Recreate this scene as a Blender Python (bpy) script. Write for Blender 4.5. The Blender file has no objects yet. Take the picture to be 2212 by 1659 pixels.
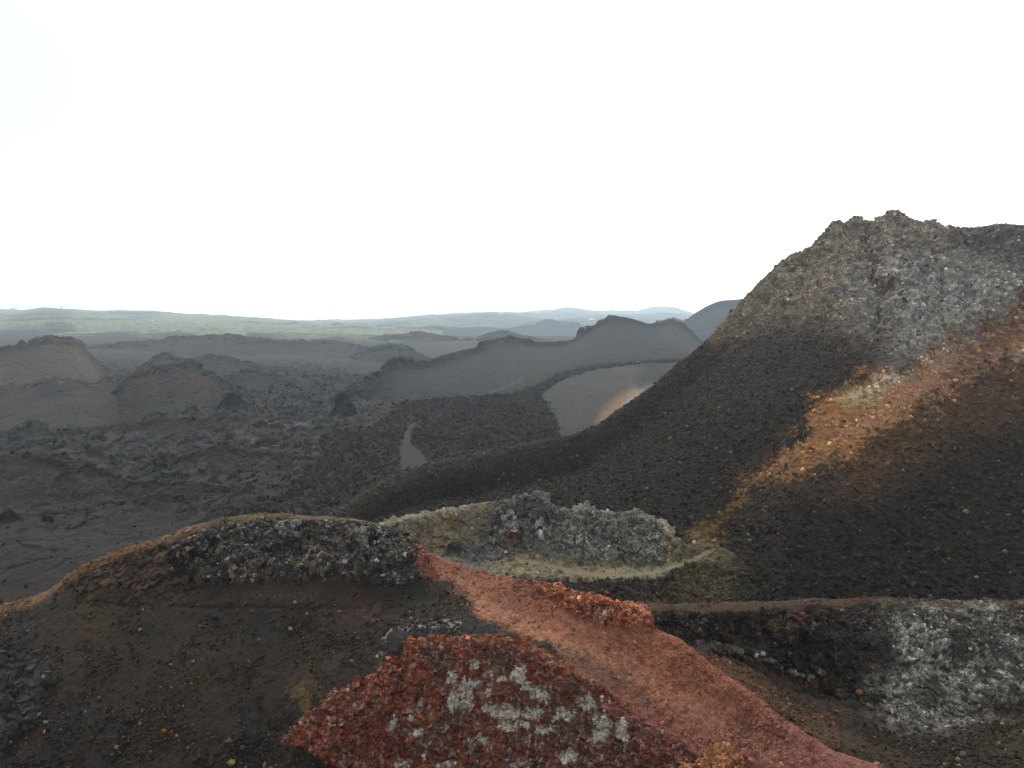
import bpy, math, time
import numpy as np
T0 = time.time()
SC = bpy.context.scene
COL = SC.collection

# ------------------------------------------------------------------ camera
EZ = 60.0                       # eye height in metres above the valley datum
PITCH = math.radians(5.6)
FPX = 1580.0                    # focal length in units of a 2212 px wide frame
cam_d = bpy.data.cameras.new("camera")
cam = bpy.data.objects.new("camera", cam_d)
COL.objects.link(cam)
cam.location = (0, 0, EZ)
cam.rotation_euler = (math.radians(90) - PITCH, 0, 0)
cam_d.sensor_width = 36.0
cam_d.lens = 36.0 * FPX / 2212.0
cam_d.clip_start = 0.5
cam_d.clip_end = 40000
SC.camera = cam

# ------------------------------------------------------------------ sky, sun, exposure
SUN_ELEV, SUN_AZ = math.radians(48), math.radians(-32)     # azimuth from +Y towards +X
world = bpy.data.worlds.new("World")
SC.world = world
world.use_nodes = True
nt = world.node_tree
nt.nodes.clear()
wo = nt.nodes.new("ShaderNodeOutputWorld")
bg = nt.nodes.new("ShaderNodeBackground")
bg.inputs["Strength"].default_value = 0.1
sky = nt.nodes.new("ShaderNodeTexSky")
sky.sky_type = 'NISHITA'
sky.sun_disc = False
sky.sun_elevation = SUN_ELEV
sky.sun_rotation = SUN_AZ
sky.dust_density = 0.6
tc = nt.nodes.new("ShaderNodeTexCoord")
cn = nt.nodes.new("ShaderNodeTexNoise")        # cloud deck, with a thin place low on one side
cn.inputs["Scale"].default_value = 2.2
cn.inputs["Detail"].default_value = 5
cr = nt.nodes.new("ShaderNodeMapRange")
cr.inputs["From Min"].default_value = 0.30
cr.inputs["From Max"].default_value = 0.52
cr.inputs["To Min"].default_value = 0.92
cr.inputs["To Max"].default_value = 1.0
# thin patch of cloud round one direction
dp = nt.nodes.new("ShaderNodeVectorMath"); dp.operation = 'DOT_PRODUCT'
g = np.array([-0.68, 1.0, 0.26]); g /= np.linalg.norm(g)
dp.inputs[1].default_value = tuple(g)
dr = nt.nodes.new("ShaderNodeMapRange"); dr.interpolation_type = 'SMOOTHSTEP'
dr.inputs["From Min"].default_value = 0.950
dr.inputs["From Max"].default_value = 1.0
dr.inputs["To Min"].default_value = 1.0
dr.inputs["To Max"].default_value = 0.32
mm = nt.nodes.new("ShaderNodeMath"); mm.operation = 'MULTIPLY'
mx = nt.nodes.new("ShaderNodeMix"); mx.data_type = 'RGBA'
# the cloud deck glows towards the hidden sun ahead
gd = nt.nodes.new("ShaderNodeVectorMath"); gd.operation = 'DOT_PRODUCT'
gd.inputs[1].default_value = (0.12, 0.985, 0.12)
gr = nt.nodes.new("ShaderNodeMapRange"); gr.interpolation_type = 'SMOOTHSTEP'
gr.inputs["From Min"].default_value = 0.30
gr.inputs["From Max"].default_value = 0.80
gr.inputs["To Min"].default_value = 13.0
gr.inputs["To Max"].default_value = 33.0
gc = nt.nodes.new("ShaderNodeVectorMath"); gc.operation = 'SCALE'
gc.inputs[0].default_value = (0.985, 0.995, 1.0)
nt.links.new(tc.outputs["Generated"], gd.inputs[0])
nt.links.new(gd.outputs["Value"], gr.inputs["Value"])
nt.links.new(gr.outputs["Result"], gc.inputs["Scale"])
nt.links.new(gc.outputs["Vector"], mx.inputs["B"])
L = nt.links.new
L(tc.outputs["Generated"], cn.inputs["Vector"])
L(cn.outputs["Fac"], cr.inputs["Value"])
L(tc.outputs["Generated"], dp.inputs[0])
L(dp.outputs["Value"], dr.inputs["Value"])
L(cr.outputs["Result"], mm.inputs[0])
L(dr.outputs["Result"], mm.inputs[1])
L(mm.outputs[0], mx.inputs["Factor"])
L(sky.outputs["Color"], mx.inputs["A"])
L(mx.outputs["Result"], bg.inputs["Color"])
L(bg.outputs["Background"], wo.inputs["Surface"])

sun_d = bpy.data.lights.new("sun", 'SUN')
sun_d.energy = 2.4
sun_d.angle = math.radians(10)
sun_d.color = (1.0, 0.95, 0.88)
sun = bpy.data.objects.new("sun", sun_d)
COL.objects.link(sun)
sun.location = (0, 0, 300)
sun.rotation_euler = (math.radians(90) - SUN_ELEV, 0, math.pi - SUN_AZ)

SC.view_settings.view_transform = 'Standard'
SC.view_settings.look = 'None'
SC.view_settings.exposure = -0.5
SC.view_settings.gamma = 1.0
SC.view_settings.use_curve_mapping = False
SC.cycles.max_bounces = 4
SC.cycles.diffuse_bounces = 2
SC.cycles.glossy_bounces = 1
SC.cycles.transmission_bounces = 1
SC.cycles.volume_bounces = 1
SC.cycles.transparent_max_bounces = 4
SC.cycles.use_denoising = True
SC.cycles.denoiser = 'OPENIMAGEDENOISE'
SC.cycles.denoising_input_passes = 'RGB_ALBEDO_NORMAL'
SC.cycles.denoising_prefilter = 'ACCURATE'
HAZE_DENSITY = 2.2e-4

# ------------------------------------------------------------------ numeric helpers
F4 = np.float32
def _h(ix, iy, iz, seed):
    h = (ix.astype(np.uint32) * np.uint32(374761393) + iy.astype(np.uint32) * np.uint32(668265263)
         + iz.astype(np.uint32) * np.uint32(3266489917) + np.uint32((seed * 2654435761) & 0xffffffff))
    h = (h ^ (h >> np.uint32(15))) * np.uint32(2246822519)
    h = (h ^ (h >> np.uint32(13))) * np.uint32(3266489917)
    return h ^ (h >> np.uint32(16))

def perlin(p, seed=0):
    """gradient noise, about -1..1; p is (n, 3)"""
    p = p.astype(F4)
    i = np.floor(p)
    f = p - i
    i = i.astype(np.int64)
    w = f * f * f * (f * (f * 6 - 15) + 10)
    out = 0
    for dx in (0, 1):
        wx = w[:, 0] if dx else 1 - w[:, 0]
        for dy in (0, 1):
            wy = w[:, 1] if dy else 1 - w[:, 1]
            for dz in (0, 1):
                wz = w[:, 2] if dz else 1 - w[:, 2]
                h = _h(i[:, 0] + dx, i[:, 1] + dy, i[:, 2] + dz, seed)
                gx = (h & np.uint32(1023)).astype(F4) / 511.5 - 1
                gy = ((h >> np.uint32(10)) & np.uint32(1023)).astype(F4) / 511.5 - 1
                gz = ((h >> np.uint32(20)) & np.uint32(1023)).astype(F4) / 511.5 - 1
                out = out + wx * wy * wz * (gx * (f[:, 0] - dx) + gy * (f[:, 1] - dy) + gz * (f[:, 2] - dz))
    return out * 1.5

def fbm(p, size, octaves=4, gain=0.5, seed=0, ridged=False):
    out = np.zeros(len(p), F4)
    a, tot, s = 1.0, 0.0, 1.0 / size
    for k in range(octaves):
        n = perlin(p * s + 17.3 * k, seed + k)
        if ridged:
            n = 1 - 2 * np.abs(n)
        out += a * n
        tot += a
        a *= gain
        s *= 2.03
    return out / tot

def cells(p, size, seed=0, tilt=False):
    """cellular noise: distance to the nearest and second seed, and a random value of the nearest"""
    q = (p / size).astype(F4)
    i = np.floor(q).astype(np.int64)
    f1 = np.full(len(p), 9, F4); f2 = f1.copy(); rid = np.zeros(len(p), F4); tl = np.zeros(len(p), F4)
    for dx in (-1, 0, 1):
        for dy in (-1, 0, 1):
            for dz in (-1, 0, 1):
                c = i + np.array([dx, dy, dz])
                h = _h(c[:, 0], c[:, 1], c[:, 2], seed)
                jx = (h & np.uint32(1023)).astype(F4) / 1023
                jy = ((h >> np.uint32(10)) & np.uint32(1023)).astype(F4) / 1023
                jz = ((h >> np.uint32(20)) & np.uint32(1023)).astype(F4) / 1023
                ex, ey, ez = c[:, 0] + jx - q[:, 0], c[:, 1] + jy - q[:, 1], c[:, 2] + jz - q[:, 2]
                d = np.sqrt(ex * ex + ey * ey + ez * ez).astype(F4)
                n1 = d < f1
                f2 = np.where(n1, f1, np.minimum(f2, d))
                rid = np.where(n1, ((h >> np.uint32(5)) & np.uint32(4095)).astype(F4) / 4095, rid)
                if tilt:
                    tl = np.where(n1, (ex * (jz - .5) + ey * (jx - .5) + ez * (jy - .5)) * 2.0, tl)
                f1 = np.where(n1, d, f1)
    return (f1, f2, rid, tl) if tilt else (f1, f2, rid)

def sst(a, b, x):
    t = np.clip((x - a) / (b - a), 0, 1)
    return t * t * (3 - 2 * t)

def pchip(x, y, xn):
    """monotone cubic through (x, y); y may be (n, ...)"""
    x = np.asarray(x, float); y = np.asarray(y, float)
    if len(x) == 2:
        t = ((xn - x[0]) / (x[1] - x[0]))
        t = t.reshape(t.shape + (1,) * (y.ndim - 1))
        return y[0] + (y[1] - y[0]) * t
    sh = (-1,) + (1,) * (y.ndim - 1)
    hh = np.diff(x).reshape(sh)
    dl = np.diff(y, axis=0) / hh
    m = np.zeros_like(y)
    w1 = 2 * hh[1:] + hh[:-1]; w2 = hh[1:] + 2 * hh[:-1]
    same = dl[1:] * dl[:-1] > 0
    with np.errstate(divide='ignore', invalid='ignore'):
        hm = (w1 + w2) / (w1 / dl[:-1] + w2 / dl[1:])
    m[1:-1] = np.where(same, hm, 0)
    m[0] = dl[0]; m[-1] = dl[-1]
    k = np.clip(np.searchsorted(x, xn, side='right') - 1, 0, len(x) - 2)
    shn = (-1,) + (1,) * (y.ndim - 1)
    h_ = (x[k + 1] - x[k]).reshape(shn)
    t = ((xn - x[k])).reshape(shn) / h_
    t2, t3 = t * t, t * t * t
    return (2 * t3 - 3 * t2 + 1) * y[k] + (t3 - 2 * t2 + t) * h_ * m[k] + (-2 * t3 + 3 * t2) * y[k + 1] + (t3 - t2) * h_ * m[k + 1]

CP, SP = math.cos(PITCH), math.sin(PITCH)
def at(px, py, D):
    """the place seen at photo position (px, py) that stands D metres ahead"""
    u = (np.asarray(px, float) - 1106) / FPX
    v = (829.5 - np.asarray(py, float)) / FPX
    t = np.asarray(D, float) / (CP + v * SP)
    return np.stack([u * t, np.broadcast_to(D, t.shape) + 0 * t, EZ + t * (v * CP - SP)], -1)

def proj(P):
    x, y, z = P[..., 0], P[..., 1], P[..., 2] - EZ
    d = y * CP - z * SP
    return 1106 + FPX * x / d, 829.5 - FPX * (y * SP + z * CP) / d

def zr(pts):
    """control points (px, z, D) to (px, py, D); z is relative to the eye"""
    out = []
    for px, z, D in pts:
        k = z / D
        v = (k * CP + SP) / (CP - k * SP)
        out.append((px, 829.5 - v * FPX, D))
    return out

def lin(r, g, b):
    c = np.array([r, g, b], float) / 255
    return np.where(c <= 0.04045, c / 12.92, ((c + 0.055) / 1.055) ** 2.4)

ILL = 1.2
def C(r, g, b):
    """a surface's own colour from how it looks under this sky"""
    return (lin(r, g, b) / ILL).astype(F4)

def sd_poly(x, y, poly):
    """signed distance to a polygon, negative inside"""
    poly = np.asarray(poly, float)
    d = np.full(x.shape, 1e12)
    ins = np.zeros(x.shape, bool)
    n = len(poly)
    for i in range(n):
        ax, ay = poly[i]; bx, by = poly[(i + 1) % n]
        ex, ey = bx - ax, by - ay
        t = np.clip(((x - ax) * ex + (y - ay) * ey) / (ex * ex + ey * ey + 1e-9), 0, 1)
        d = np.minimum(d, (x - ax - t * ex) ** 2 + (y - ay - t * ey) ** 2)
        if ay != by:
            ins ^= ((ay > y) != (by > y)) & (x < (bx - ax) * (y - ay) / (by - ay) + ax)
    d = np.sqrt(d)
    return np.where(ins, -d, d)

def sd_line(x, y, pts):
    pts = np.asarray(pts, float)
    d = np.full(x.shape, 1e12)
    for i in range(len(pts) - 1):
        ax, ay = pts[i]; ex, ey = pts[i + 1] - pts[i]
        t = np.clip(((x - ax) * ex + (y - ay) * ey) / (ex * ex + ey * ey + 1e-9), 0, 1)
        d = np.minimum(d, (x - ax - t * ex) ** 2 + (y - ay - t * ey) ** 2)
    return np.sqrt(d)

def mixc(c, col, m):
    return c + (np.asarray(col, F4) - c) * np.asarray(m, F4)[:, None]

# ------------------------------------------------------------------ materials
def rock_material(name, fine, contrast=0.55, bump=0.5, dist=0.05, src='attr', rough=0.95, mid=None):
    m = bpy.data.materials.new(name)
    m.use_nodes = True
    n = m.node_tree.nodes; l = m.node_tree.links.new
    bs = n["Principled BSDF"]
    bs.inputs["Roughness"].default_value = rough
    bs.inputs["Specular IOR Level"].default_value = 0.15
    if isinstance(src, str) and src == 'attr':
        a = n.new("ShaderNodeAttribute"); a.attribute_name = "Col"; col = a.outputs["Color"]
    elif isinstance(src, str):
        a = n.new("ShaderNodeObjectInfo"); col = a.outputs["Color"]
    else:
        a = n.new("ShaderNodeRGB"); a.outputs[0].default_value = (*[float(x) for x in src], 1); col = a.outputs[0]
    geo = n.new("ShaderNodeNewGeometry")
    n1 = n.new("ShaderNodeTexNoise")
    n1.inputs["Scale"].default_value = fine
    n1.inputs["Detail"].default_value = 4
    n1.inputs["Roughness"].default_value = 0.65
    l(geo.outputs["Position"], n1.inputs["Vector"])
    mr = n.new("ShaderNodeMapRange")
    mr.inputs["From Min"].default_value = 0.28
    mr.inputs["From Max"].default_value = 0.72
    mr.inputs["To Min"].default_value = 1 - contrast
    mr.inputs["To Max"].default_value = 1 + contrast
    l(n1.outputs["Fac"], mr.inputs["Value"])
    mu = n.new("ShaderNodeMix"); mu.data_type = 'RGBA'; mu.blend_type = 'MULTIPLY'
    mu.inputs["Factor"].default_value = 1.0
    l(col, mu.inputs["A"]); l(mr.outputs["Result"], mu.inputs["B"])
    l(mu.outputs["Result"], bs.inputs["Base Color"])
    bp = n.new("ShaderNodeBump")
    bp.inputs["Strength"].default_value = bump
    bp.inputs["Distance"].default_value = dist
    l(n1.outputs["Fac"], bp.inputs["Height"])
    l(bp.outputs["Normal"], bs.inputs["Normal"])
    return m

# ------------------------------------------------------------------ mesh helpers
def make_mesh(name, V, faces, col=None, mat=None, smooth=False):
    me = bpy.data.meshes.new(name)
    nf, k = faces.shape
    me.vertices.add(len(V)); me.vertices.foreach_set("co", np.ascontiguousarray(V, F4).ravel())
    me.loops.add(nf * k); me.loops.foreach_set("vertex_index", np.ascontiguousarray(faces, np.int32).ravel())
    me.polygons.add(nf)
    me.polygons.foreach_set("loop_start", np.arange(0, nf * k, k, dtype=np.int32))
    me.update(calc_edges=True)
    me.polygons.foreach_set("use_smooth", np.full(nf, smooth))
    if col is not None:
        a = me.attributes.new("Col", 'FLOAT_COLOR', 'POINT')
        c4 = np.ones((len(V), 4), F4); c4[:, :3] = col
        a.data.foreach_set("color", c4.ravel())
    if mat:
        me.materials.append(mat)
    return me

def add(name, me, label, cat, kind=None, group=None, parent=None, loc=None):
    o = bpy.data.objects.new(name, me)
    COL.objects.link(o)
    if label: o["label"] = label
    if cat: o["category"] = cat
    if kind: o["kind"] = kind
    if group: o["group"] = group
    if parent: o.parent = parent
    if loc is not None: o.location = loc
    return o

def smooth_cols(R, n):
    """moving average along a row of places"""
    if n < 2: return R
    k = np.hanning(2 * n + 3)[1:-1]; k /= k.sum()
    P = np.concatenate([np.repeat(R[:1], n, 0), R, np.repeat(R[-1:], n, 0)])
    return np.stack([np.convolve(P[:, j], k, mode='valid') for j in range(3)], -1)

class Patch:
    """a land surface lofted through rows of control points, crest to foot"""
    def __init__(self, rows, subs, x0, x1, step, wob=0):
        xs = np.arange(x0, x1 + step, step, dtype=float)
        R = [None] * len(rows)
        for i, r in enumerate(rows):
            if not isinstance(r, tuple):
                a = np.asarray(r, float)
                xc = np.clip(xs, a[0, 0], a[-1, 0])
                R[i] = at(xs, pchip(a[:, 0], a[:, 1], xc), pchip(a[:, 0], a[:, 2], xc))
        for i, r in enumerate(rows):
            if isinstance(r, tuple) and r[0] == 'mid':
                _, a, b, t, dz = r
                R[i] = smooth_cols(R[a], int(70 / step)) * (1 - t) + R[b] * t + np.array([0, 0, dz])
        for i, r in enumerate(rows):
            if isinstance(r, tuple) and r[0] == 'off':
                _, k, dD, dz = r[:4]
                b = R[k] if len(r) < 5 else smooth_cols(R[k], int(r[4] / step))
                R[i] = b + np.stack([b[:, 0] / b[:, 1] * dD, np.full(len(xs), dD, float), np.full(len(xs), dz, float)], -1)
        R = np.stack(R)                                     # rows, cols, 3
        seg = np.linalg.norm(np.diff(R, axis=0), axis=2).mean(1)
        s = np.concatenate([[0], np.cumsum(seg)])
        t = np.concatenate([np.linspace(s[k], s[k + 1], n, endpoint=False) for k, n in enumerate(subs)] + [[s[-1]]])
        P = pchip(s, R, t)
        self.nr, self.nc = P.shape[:2]
        gu = np.gradient(P, axis=1); gv = np.gradient(P, axis=0)
        N = np.cross(gu, gv)
        N /= np.linalg.norm(N, axis=2, keepdims=True) + 1e-9
        N *= np.where(N[..., 2:3] < 0, -1, 1)
        self.P = P.reshape(-1, 3); self.N = N.reshape(-1, 3)
        self.x, self.y = proj(self.P)
        self.row = np.repeat(t, self.nc); self.s = s
        # height of the crest row of each column, in photo units
        self.d = np.zeros(len(self.P), F4)
    def disp(self, d):
        self.P = self.P + self.N * np.asarray(d)[:, None]
    def chunk(self, amp, size, seed=0, sharp=0.22, squash=(1, 1, 1)):
        """blocky clinker relief where amp > 0"""
        k = np.nonzero(amp > 0.003)[0]
        if not len(k): return
        p = self.P[k] * np.asarray(squash)
        p = p + 0.25 * size * np.stack([perlin(p / size * 1.3, seed + 31), perlin(p / size * 1.3, seed + 32), perlin(p / size * 1.3, seed + 33)], -1)
        f1, f2, rid, tl = cells(p, size, seed, True)
        e = f2 - f1
        d = np.zeros(len(self.P)); d[k] = amp[k] * ((rid - 0.5) * 0.8 * sst(0, sharp * .6, e) + 0.7 * tl - 0.20 * sst(.10, 0, e))
        self.disp(d)
    def grid_faces(self):
        i = np.arange((self.nr - 1) * self.nc).reshape(self.nr - 1, self.nc)[:, :-1].ravel()
        f = np.stack([i, i + 1, i + self.nc + 1, i + self.nc], -1)
        a, b, c = self.P[f[:, 0]], self.P[f[:, 1]], self.P[f[:, 3]]
        up = np.cross(b - a, c - a)[:, 2].mean()
        return f if up > 0 else f[:, ::-1]
    def emit(self, specs, zone=None):
        """specs: {zone id: (name, label, category, kind, material, group)}"""
        f = self.grid_faces()
        zf = np.zeros(len(f), int) if zone is None else zone[f[:, 0]]
        out = {}
        for z, (name, label, cat, kind, mat, group) in specs.items():
            ff = f[zf == z]
            if not len(ff): continue
            u, inv = np.unique(ff, return_inverse=True)
            me = make_mesh(name, self.P[u], inv.reshape(ff.shape), self.col[u], mat)
            out[z] = add(name, me, label, cat, kind, group)
        return out

# ------------------------------------------------------------------ stones
RNG = np.random.default_rng(7)
def icosphere(n):
    t = (1 + 5 ** .5) / 2
    v = [(-1, t, 0), (1, t, 0), (-1, -t, 0), (1, -t, 0), (0, -1, t), (0, 1, t), (0, -1, -t), (0, 1, -t), (t, 0, -1), (t, 0, 1), (-t, 0, -1), (-t, 0, 1)]
    f = [(0, 11, 5), (0, 5, 1), (0, 1, 7), (0, 7, 10), (0, 10, 11), (1, 5, 9), (5, 11, 4), (11, 10, 2), (10, 7, 6), (7, 1, 8), (3, 9, 4), (3, 4, 2), (3, 2, 6), (3, 6, 8), (3, 8, 9), (4, 9, 5), (2, 4, 11), (6, 2, 10), (8, 6, 7), (9, 8, 1)]
    v = [np.array(p) / np.linalg.norm(p) for p in v]
    for _ in range(n):
        mid, nf = {}, []
        def m(a, b):
            k = (min(a, b), max(a, b))
            if k not in mid:
                q = v[a] + v[b]; v.append(q / np.linalg.norm(q)); mid[k] = len(v) - 1
            return mid[k]
        for a, b, c in f:
            ab, bc, ca = m(a, b), m(b, c), m(c, a)
            nf += [(a, ab, ca), (b, bc, ab), (c, ca, bc), (ab, bc, ca)]
        f = nf
    return np.array(v), np.array(f)

def stone_shape(level, rng, rough=0.12):
    v, f = icosphere(level)
    v = v * (1 + 0.35 * rng.standard_normal((len(v), 1)).clip(-1, 1) * (0.6 if level == 0 else 0.25))
    for _ in range(0 if level == 0 else 9):
        n = rng.standard_normal(3); n /= np.linalg.norm(n)
        d = rng.uniform(0.5, 0.85)
        v = v - n * np.maximum(0, v @ n - d)[:, None]
    if level >= 2:
        v = v * (1 + rough * fbm(v, 0.5, 3, seed=int(rng.integers(999))))[:, None]
    v = v * np.array([rng.uniform(.8, 1.2), rng.uniform(.8, 1.2), rng.uniform(.6, .95)])
    return v / np.abs(v).max() , f
SMALL = [stone_shape(0, RNG) for _ in range(24)]
MEDIUM = [stone_shape(1, RNG) for _ in range(24)]
def block_shape(rng):
    v = np.array([(sx, sy, sz) for sz in (-1, 1) for sx, sy in ((-1, -1), (1, -1), (1, 1), (-1, 1))], float)
    v = v * rng.uniform(.55, 1.0, 3) + rng.uniform(-.32, .32, (8, 3))
    q = [(0, 3, 2, 1), (4, 5, 6, 7), (0, 1, 5, 4), (1, 2, 6, 5), (2, 3, 7, 6), (3, 0, 4, 7)]
    f = [t for a, b, c, d in q for t in ((a, b, c), (a, c, d))]
    return v / 1.15, np.array(f)
BLOCK_SHAPES = [block_shape(RNG) for _ in range(30)]
LARGE = [stone_shape(3, RNG) for _ in range(14)]

def rot_mats(n, rng):
    q = rng.standard_normal((n, 4)); q /= np.linalg.norm(q, axis=1, keepdims=True)
    w, x, y, z = q.T
    return np.stack([np.stack([1 - 2 * (y * y + z * z), 2 * (x * y - z * w), 2 * (x * z + y * w)], -1),
                     np.stack([2 * (x * y + z * w), 1 - 2 * (x * x + z * z), 2 * (y * z - x * w)], -1),
                     np.stack([2 * (x * z - y * w), 2 * (y * z + x * w), 1 - 2 * (x * x + y * y)], -1)], 1)

def merge_stones(pos, size, col, protos, rng):
    n = len(pos); k = rng.integers(len(protos), size=n)
    V, Fc, Cc, off = [], [], [], 0
    M = rot_mats(n, rng)
    for i, (pv, pf) in enumerate(protos):
        s = np.nonzero(k == i)[0]
        if not len(s): continue
        v = np.einsum('nij,vj->nvi', M[s], pv) * size[s][:, None, None] + pos[s][:, None, :]
        V.append(v.reshape(-1, 3))
        Fc.append((pf[None] + (np.arange(len(s)) * len(pv))[:, None, None]).reshape(-1, 3) + off)
        Cc.append(np.repeat(col[s], len(pv), axis=0))
        off += len(s) * len(pv)
    return np.concatenate(V), np.concatenate(Fc), np.concatenate(Cc)

def scatter(patch, n, dens, size, rng, sink=0.25, seen=True):
    """n stones on a patch with weight dens per square metre; returns vertex ids, positions, radii"""
    f = patch.grid_faces()
    a = patch.P[f[:, 0]]
    area = 0.5 * np.linalg.norm(np.cross(patch.P[f[:, 2]] - a, patch.P[f[:, 3]] - patch.P[f[:, 1]]), axis=1)
    w = area * dens[f[:, 0]]
    if seen:
        w = w * ((patch.x[f[:, 0]] > -120) & (patch.x[f[:, 0]] < 2330) & (patch.y[f[:, 0]] < 1730))
    k = rng.choice(len(f), size=n, p=w / w.sum())
    uv = rng.random((n, 2))
    q = patch.P[f[k]]
    p = (q[:, 0] * ((1 - uv[:, 0]) * (1 - uv[:, 1]))[:, None] + q[:, 1] * (uv[:, 0] * (1 - uv[:, 1]))[:, None]
         + q[:, 2] * (uv[:, 0] * uv[:, 1])[:, None] + q[:, 3] * ((1 - uv[:, 0]) * uv[:, 1])[:, None])
    r = size(rng, n)
    return f[k, 0], p + np.array([0, 0, 1.0]) * (r * (0.5 - sink))[:, None], r

def powersize(lo, hi, a=2.2):
    def s(rng, n):
        u = rng.random(n)
        return (lo ** (1 - a) + u * (hi ** (1 - a) - lo ** (1 - a))) ** (1 / (1 - a))
    return s

def jitter(col, rng, amt=0.35, tint=0.06):
    n = len(col)
    return np.clip(col * np.exp(rng.normal(0, amt, (n, 1))) * (1 + rng.normal(0, tint, (n, 3))), 0.004, 0.8).astype(F4)
def blocks(parent, patch, mask, n, size, rng, tones, name="clinker_block", sink=.2, protos=None):
    """broken angular blocks that make up the face of an outcrop"""
    i, p, r = scatter(patch, n, mask, size, rng, sink)
    col = jitter(patch.col[i] * 1.0, rng, .35, .05)
    u = rng.random(n); a = 0
    for share, c in tones:
        s = (u >= a) & (u < a + share); a += share
        col[s] = jitter(np.tile(c, (s.sum(), 1)), rng, .3, .05)
    v, f, c = merge_stones(p, r, col, protos or BLOCK_SHAPES, rng)
    return add(name, make_mesh(name, v, f, c, M_STONE), None, None, "stuff", parent=parent)
def log(*a): print("[%.1fs]" % (time.time() - T0), *a)

M_CINDER = rock_material("cinder", 9.0, 0.6, 0.7, 0.06)
M_SCORIA = rock_material("scoria_slope", 3.2, 0.65, 0.8, 0.15)
M_CRUST = rock_material("lava_crust", 6.0, 0.5, 0.7, 0.08)
M_VALLEY = rock_material("old_lava", 0.9, 0.55, 0.8, 0.5)
M_FAR = rock_material("far_land", 0.12, 0.4, 0.6, 2.0)
M_GREEN = rock_material("scrub_land", 0.09, 0.55, 0.6, 2.5)
M_STONE = rock_material("loose_stone", 14.0, 0.45, 0.6, 0.03)
M_STONEOBJ = rock_material("single_stone", 16.0, 0.45, 0.7, 0.03, src='object')

# ================================================================== FOREGROUND: cinder mound, red ridge, crater wall
F_CREST = [(-300, 1420, 56), (-100, 1350, 57), (0, 1313, 58), (100, 1279, 59), (190, 1219, 60), (270, 1191, 60.5), (350, 1166, 61),
           (400, 1144, 61), (450, 1129, 62), (520, 1119, 63), (620, 1114, 63), (700, 1117, 63), (760, 1124, 62.5), (830, 1138, 62),
           (870, 1153, 61.5), (905, 1182, 61), (930, 1200, 61), (960, 1213, 60), (1020, 1231, 58), (1100, 1251, 55.5), (1180, 1265, 53),
           (1250, 1284, 50.5), (1300, 1301, 49), (1340, 1316, 48), (1395, 1324, 47), (1412, 1352, 46.2), (1460, 1377, 45),
           (1530, 1432, 43), (1600, 1485, 41), (1700, 1562, 38.5), (1800, 1622, 36.5), (1900, 1662, 35), (2000, 1700, 33), (2200, 1760, 30), (2500, 1850, 27)]
F_MID = [(-300, 1470, 52), (0, 1390, 53.5), (200, 1335, 54.2), (400, 1312, 54), (620, 1310, 53.5), (760, 1316, 53.5), (900, 1290, 55), (1000, 1300, 53.2),
         (1100, 1320, 51), (1200, 1345, 48.8), (1300, 1390, 46.2), (1400, 1440, 44), (1500, 1510, 41.8), (1600, 1570, 39.6), (1700, 1620, 37.4),
         (1900, 1715, 34), (2500, 1890, 26.6)]
F_RIM = [(-300, 1600, 45.5), (0, 1540, 47), (300, 1545, 46.2), (500, 1570, 45.2), (610, 1595, 45), (640, 1560, 45.6), (700, 1510, 46.2), (760, 1475, 47.2), (820, 1438, 48), (850, 1406, 48.5),
         (900, 1378, 48.9), (960, 1370, 49), (1020, 1368, 49), (1080, 1374, 48.5), (1130, 1386, 47.8), (1180, 1406, 46.5), (1210, 1427, 45.5),
         (1260, 1457, 44.2), (1320, 1500, 42.5), (1380, 1550, 41.2), (1440, 1590, 40), (1490, 1620, 39), (1540, 1650, 38), (1600, 1690, 37), (1900, 1800, 32), (2500, 1950, 26)]
F_LOW = [(-300, 1740, 39.5), (0, 1720, 41), (400, 1720, 41), (620, 1720, 41.4), (700, 1720, 42.6), (850, 1720, 44.6), (1000, 1720, 44.6), (1200, 1720, 42.2), (1320, 1720, 40),
         (1440, 1720, 38), (1540, 1740, 36.6), (1700, 1780, 34.6), (1900, 1850, 31), (2500, 2000, 25)]
F_END = [(-300, 2000, 30), (620, 2000, 33), (850, 1960, 38), (1200, 1960, 35), (1540, 1960, 31), (2500, 2200, 21)]
F = Patch([('off', 2, 15, -26), ('off', 2, 6, -6), F_CREST, F_MID, F_RIM, F_LOW, F_END], [14, 26, 170, 170, 170, 40], -260, 2470, 1.8)
x, y = F.x.copy(), F.y.copy()
n1 = fbm(F.P, 5.0, 5, seed=1); n2 = fbm(F.P, 1.1, 4, seed=2); n3 = fbm(F.P, 0.35, 3, seed=3)
wx = x + 26 * n2 + 12 * n3; wy = y + 20 * fbm(F.P, 1.3, 5, seed=9) + 9 * n3
OUTC = [(372, 1200), (398, 1165), (455, 1150), (530, 1130), (600, 1123), (690, 1135), (760, 1132), (830, 1146), (880, 1160), (925, 1210), (900, 1262),
        (850, 1280), (800, 1262), (740, 1250), (700, 1258), (600, 1253), (520, 1262), (440, 1262), (398, 1228)]
RED = [(900, 1180), (960, 1205), (1100, 1240), (1250, 1275), (1400, 1305), (1425, 1352), (1475, 1372), (1620, 1475), (1820, 1612), (1950, 1670), (2500, 1700), (2500, 2000),
       (1400, 1900), (1400, 1640), (1340, 1575), (1255, 1490), (1225, 1432), (1195, 1398), (1175, 1380), (1110, 1365), (1050, 1345), (1015, 1300), (975, 1262), (915, 1240), (880, 1215)]
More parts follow.
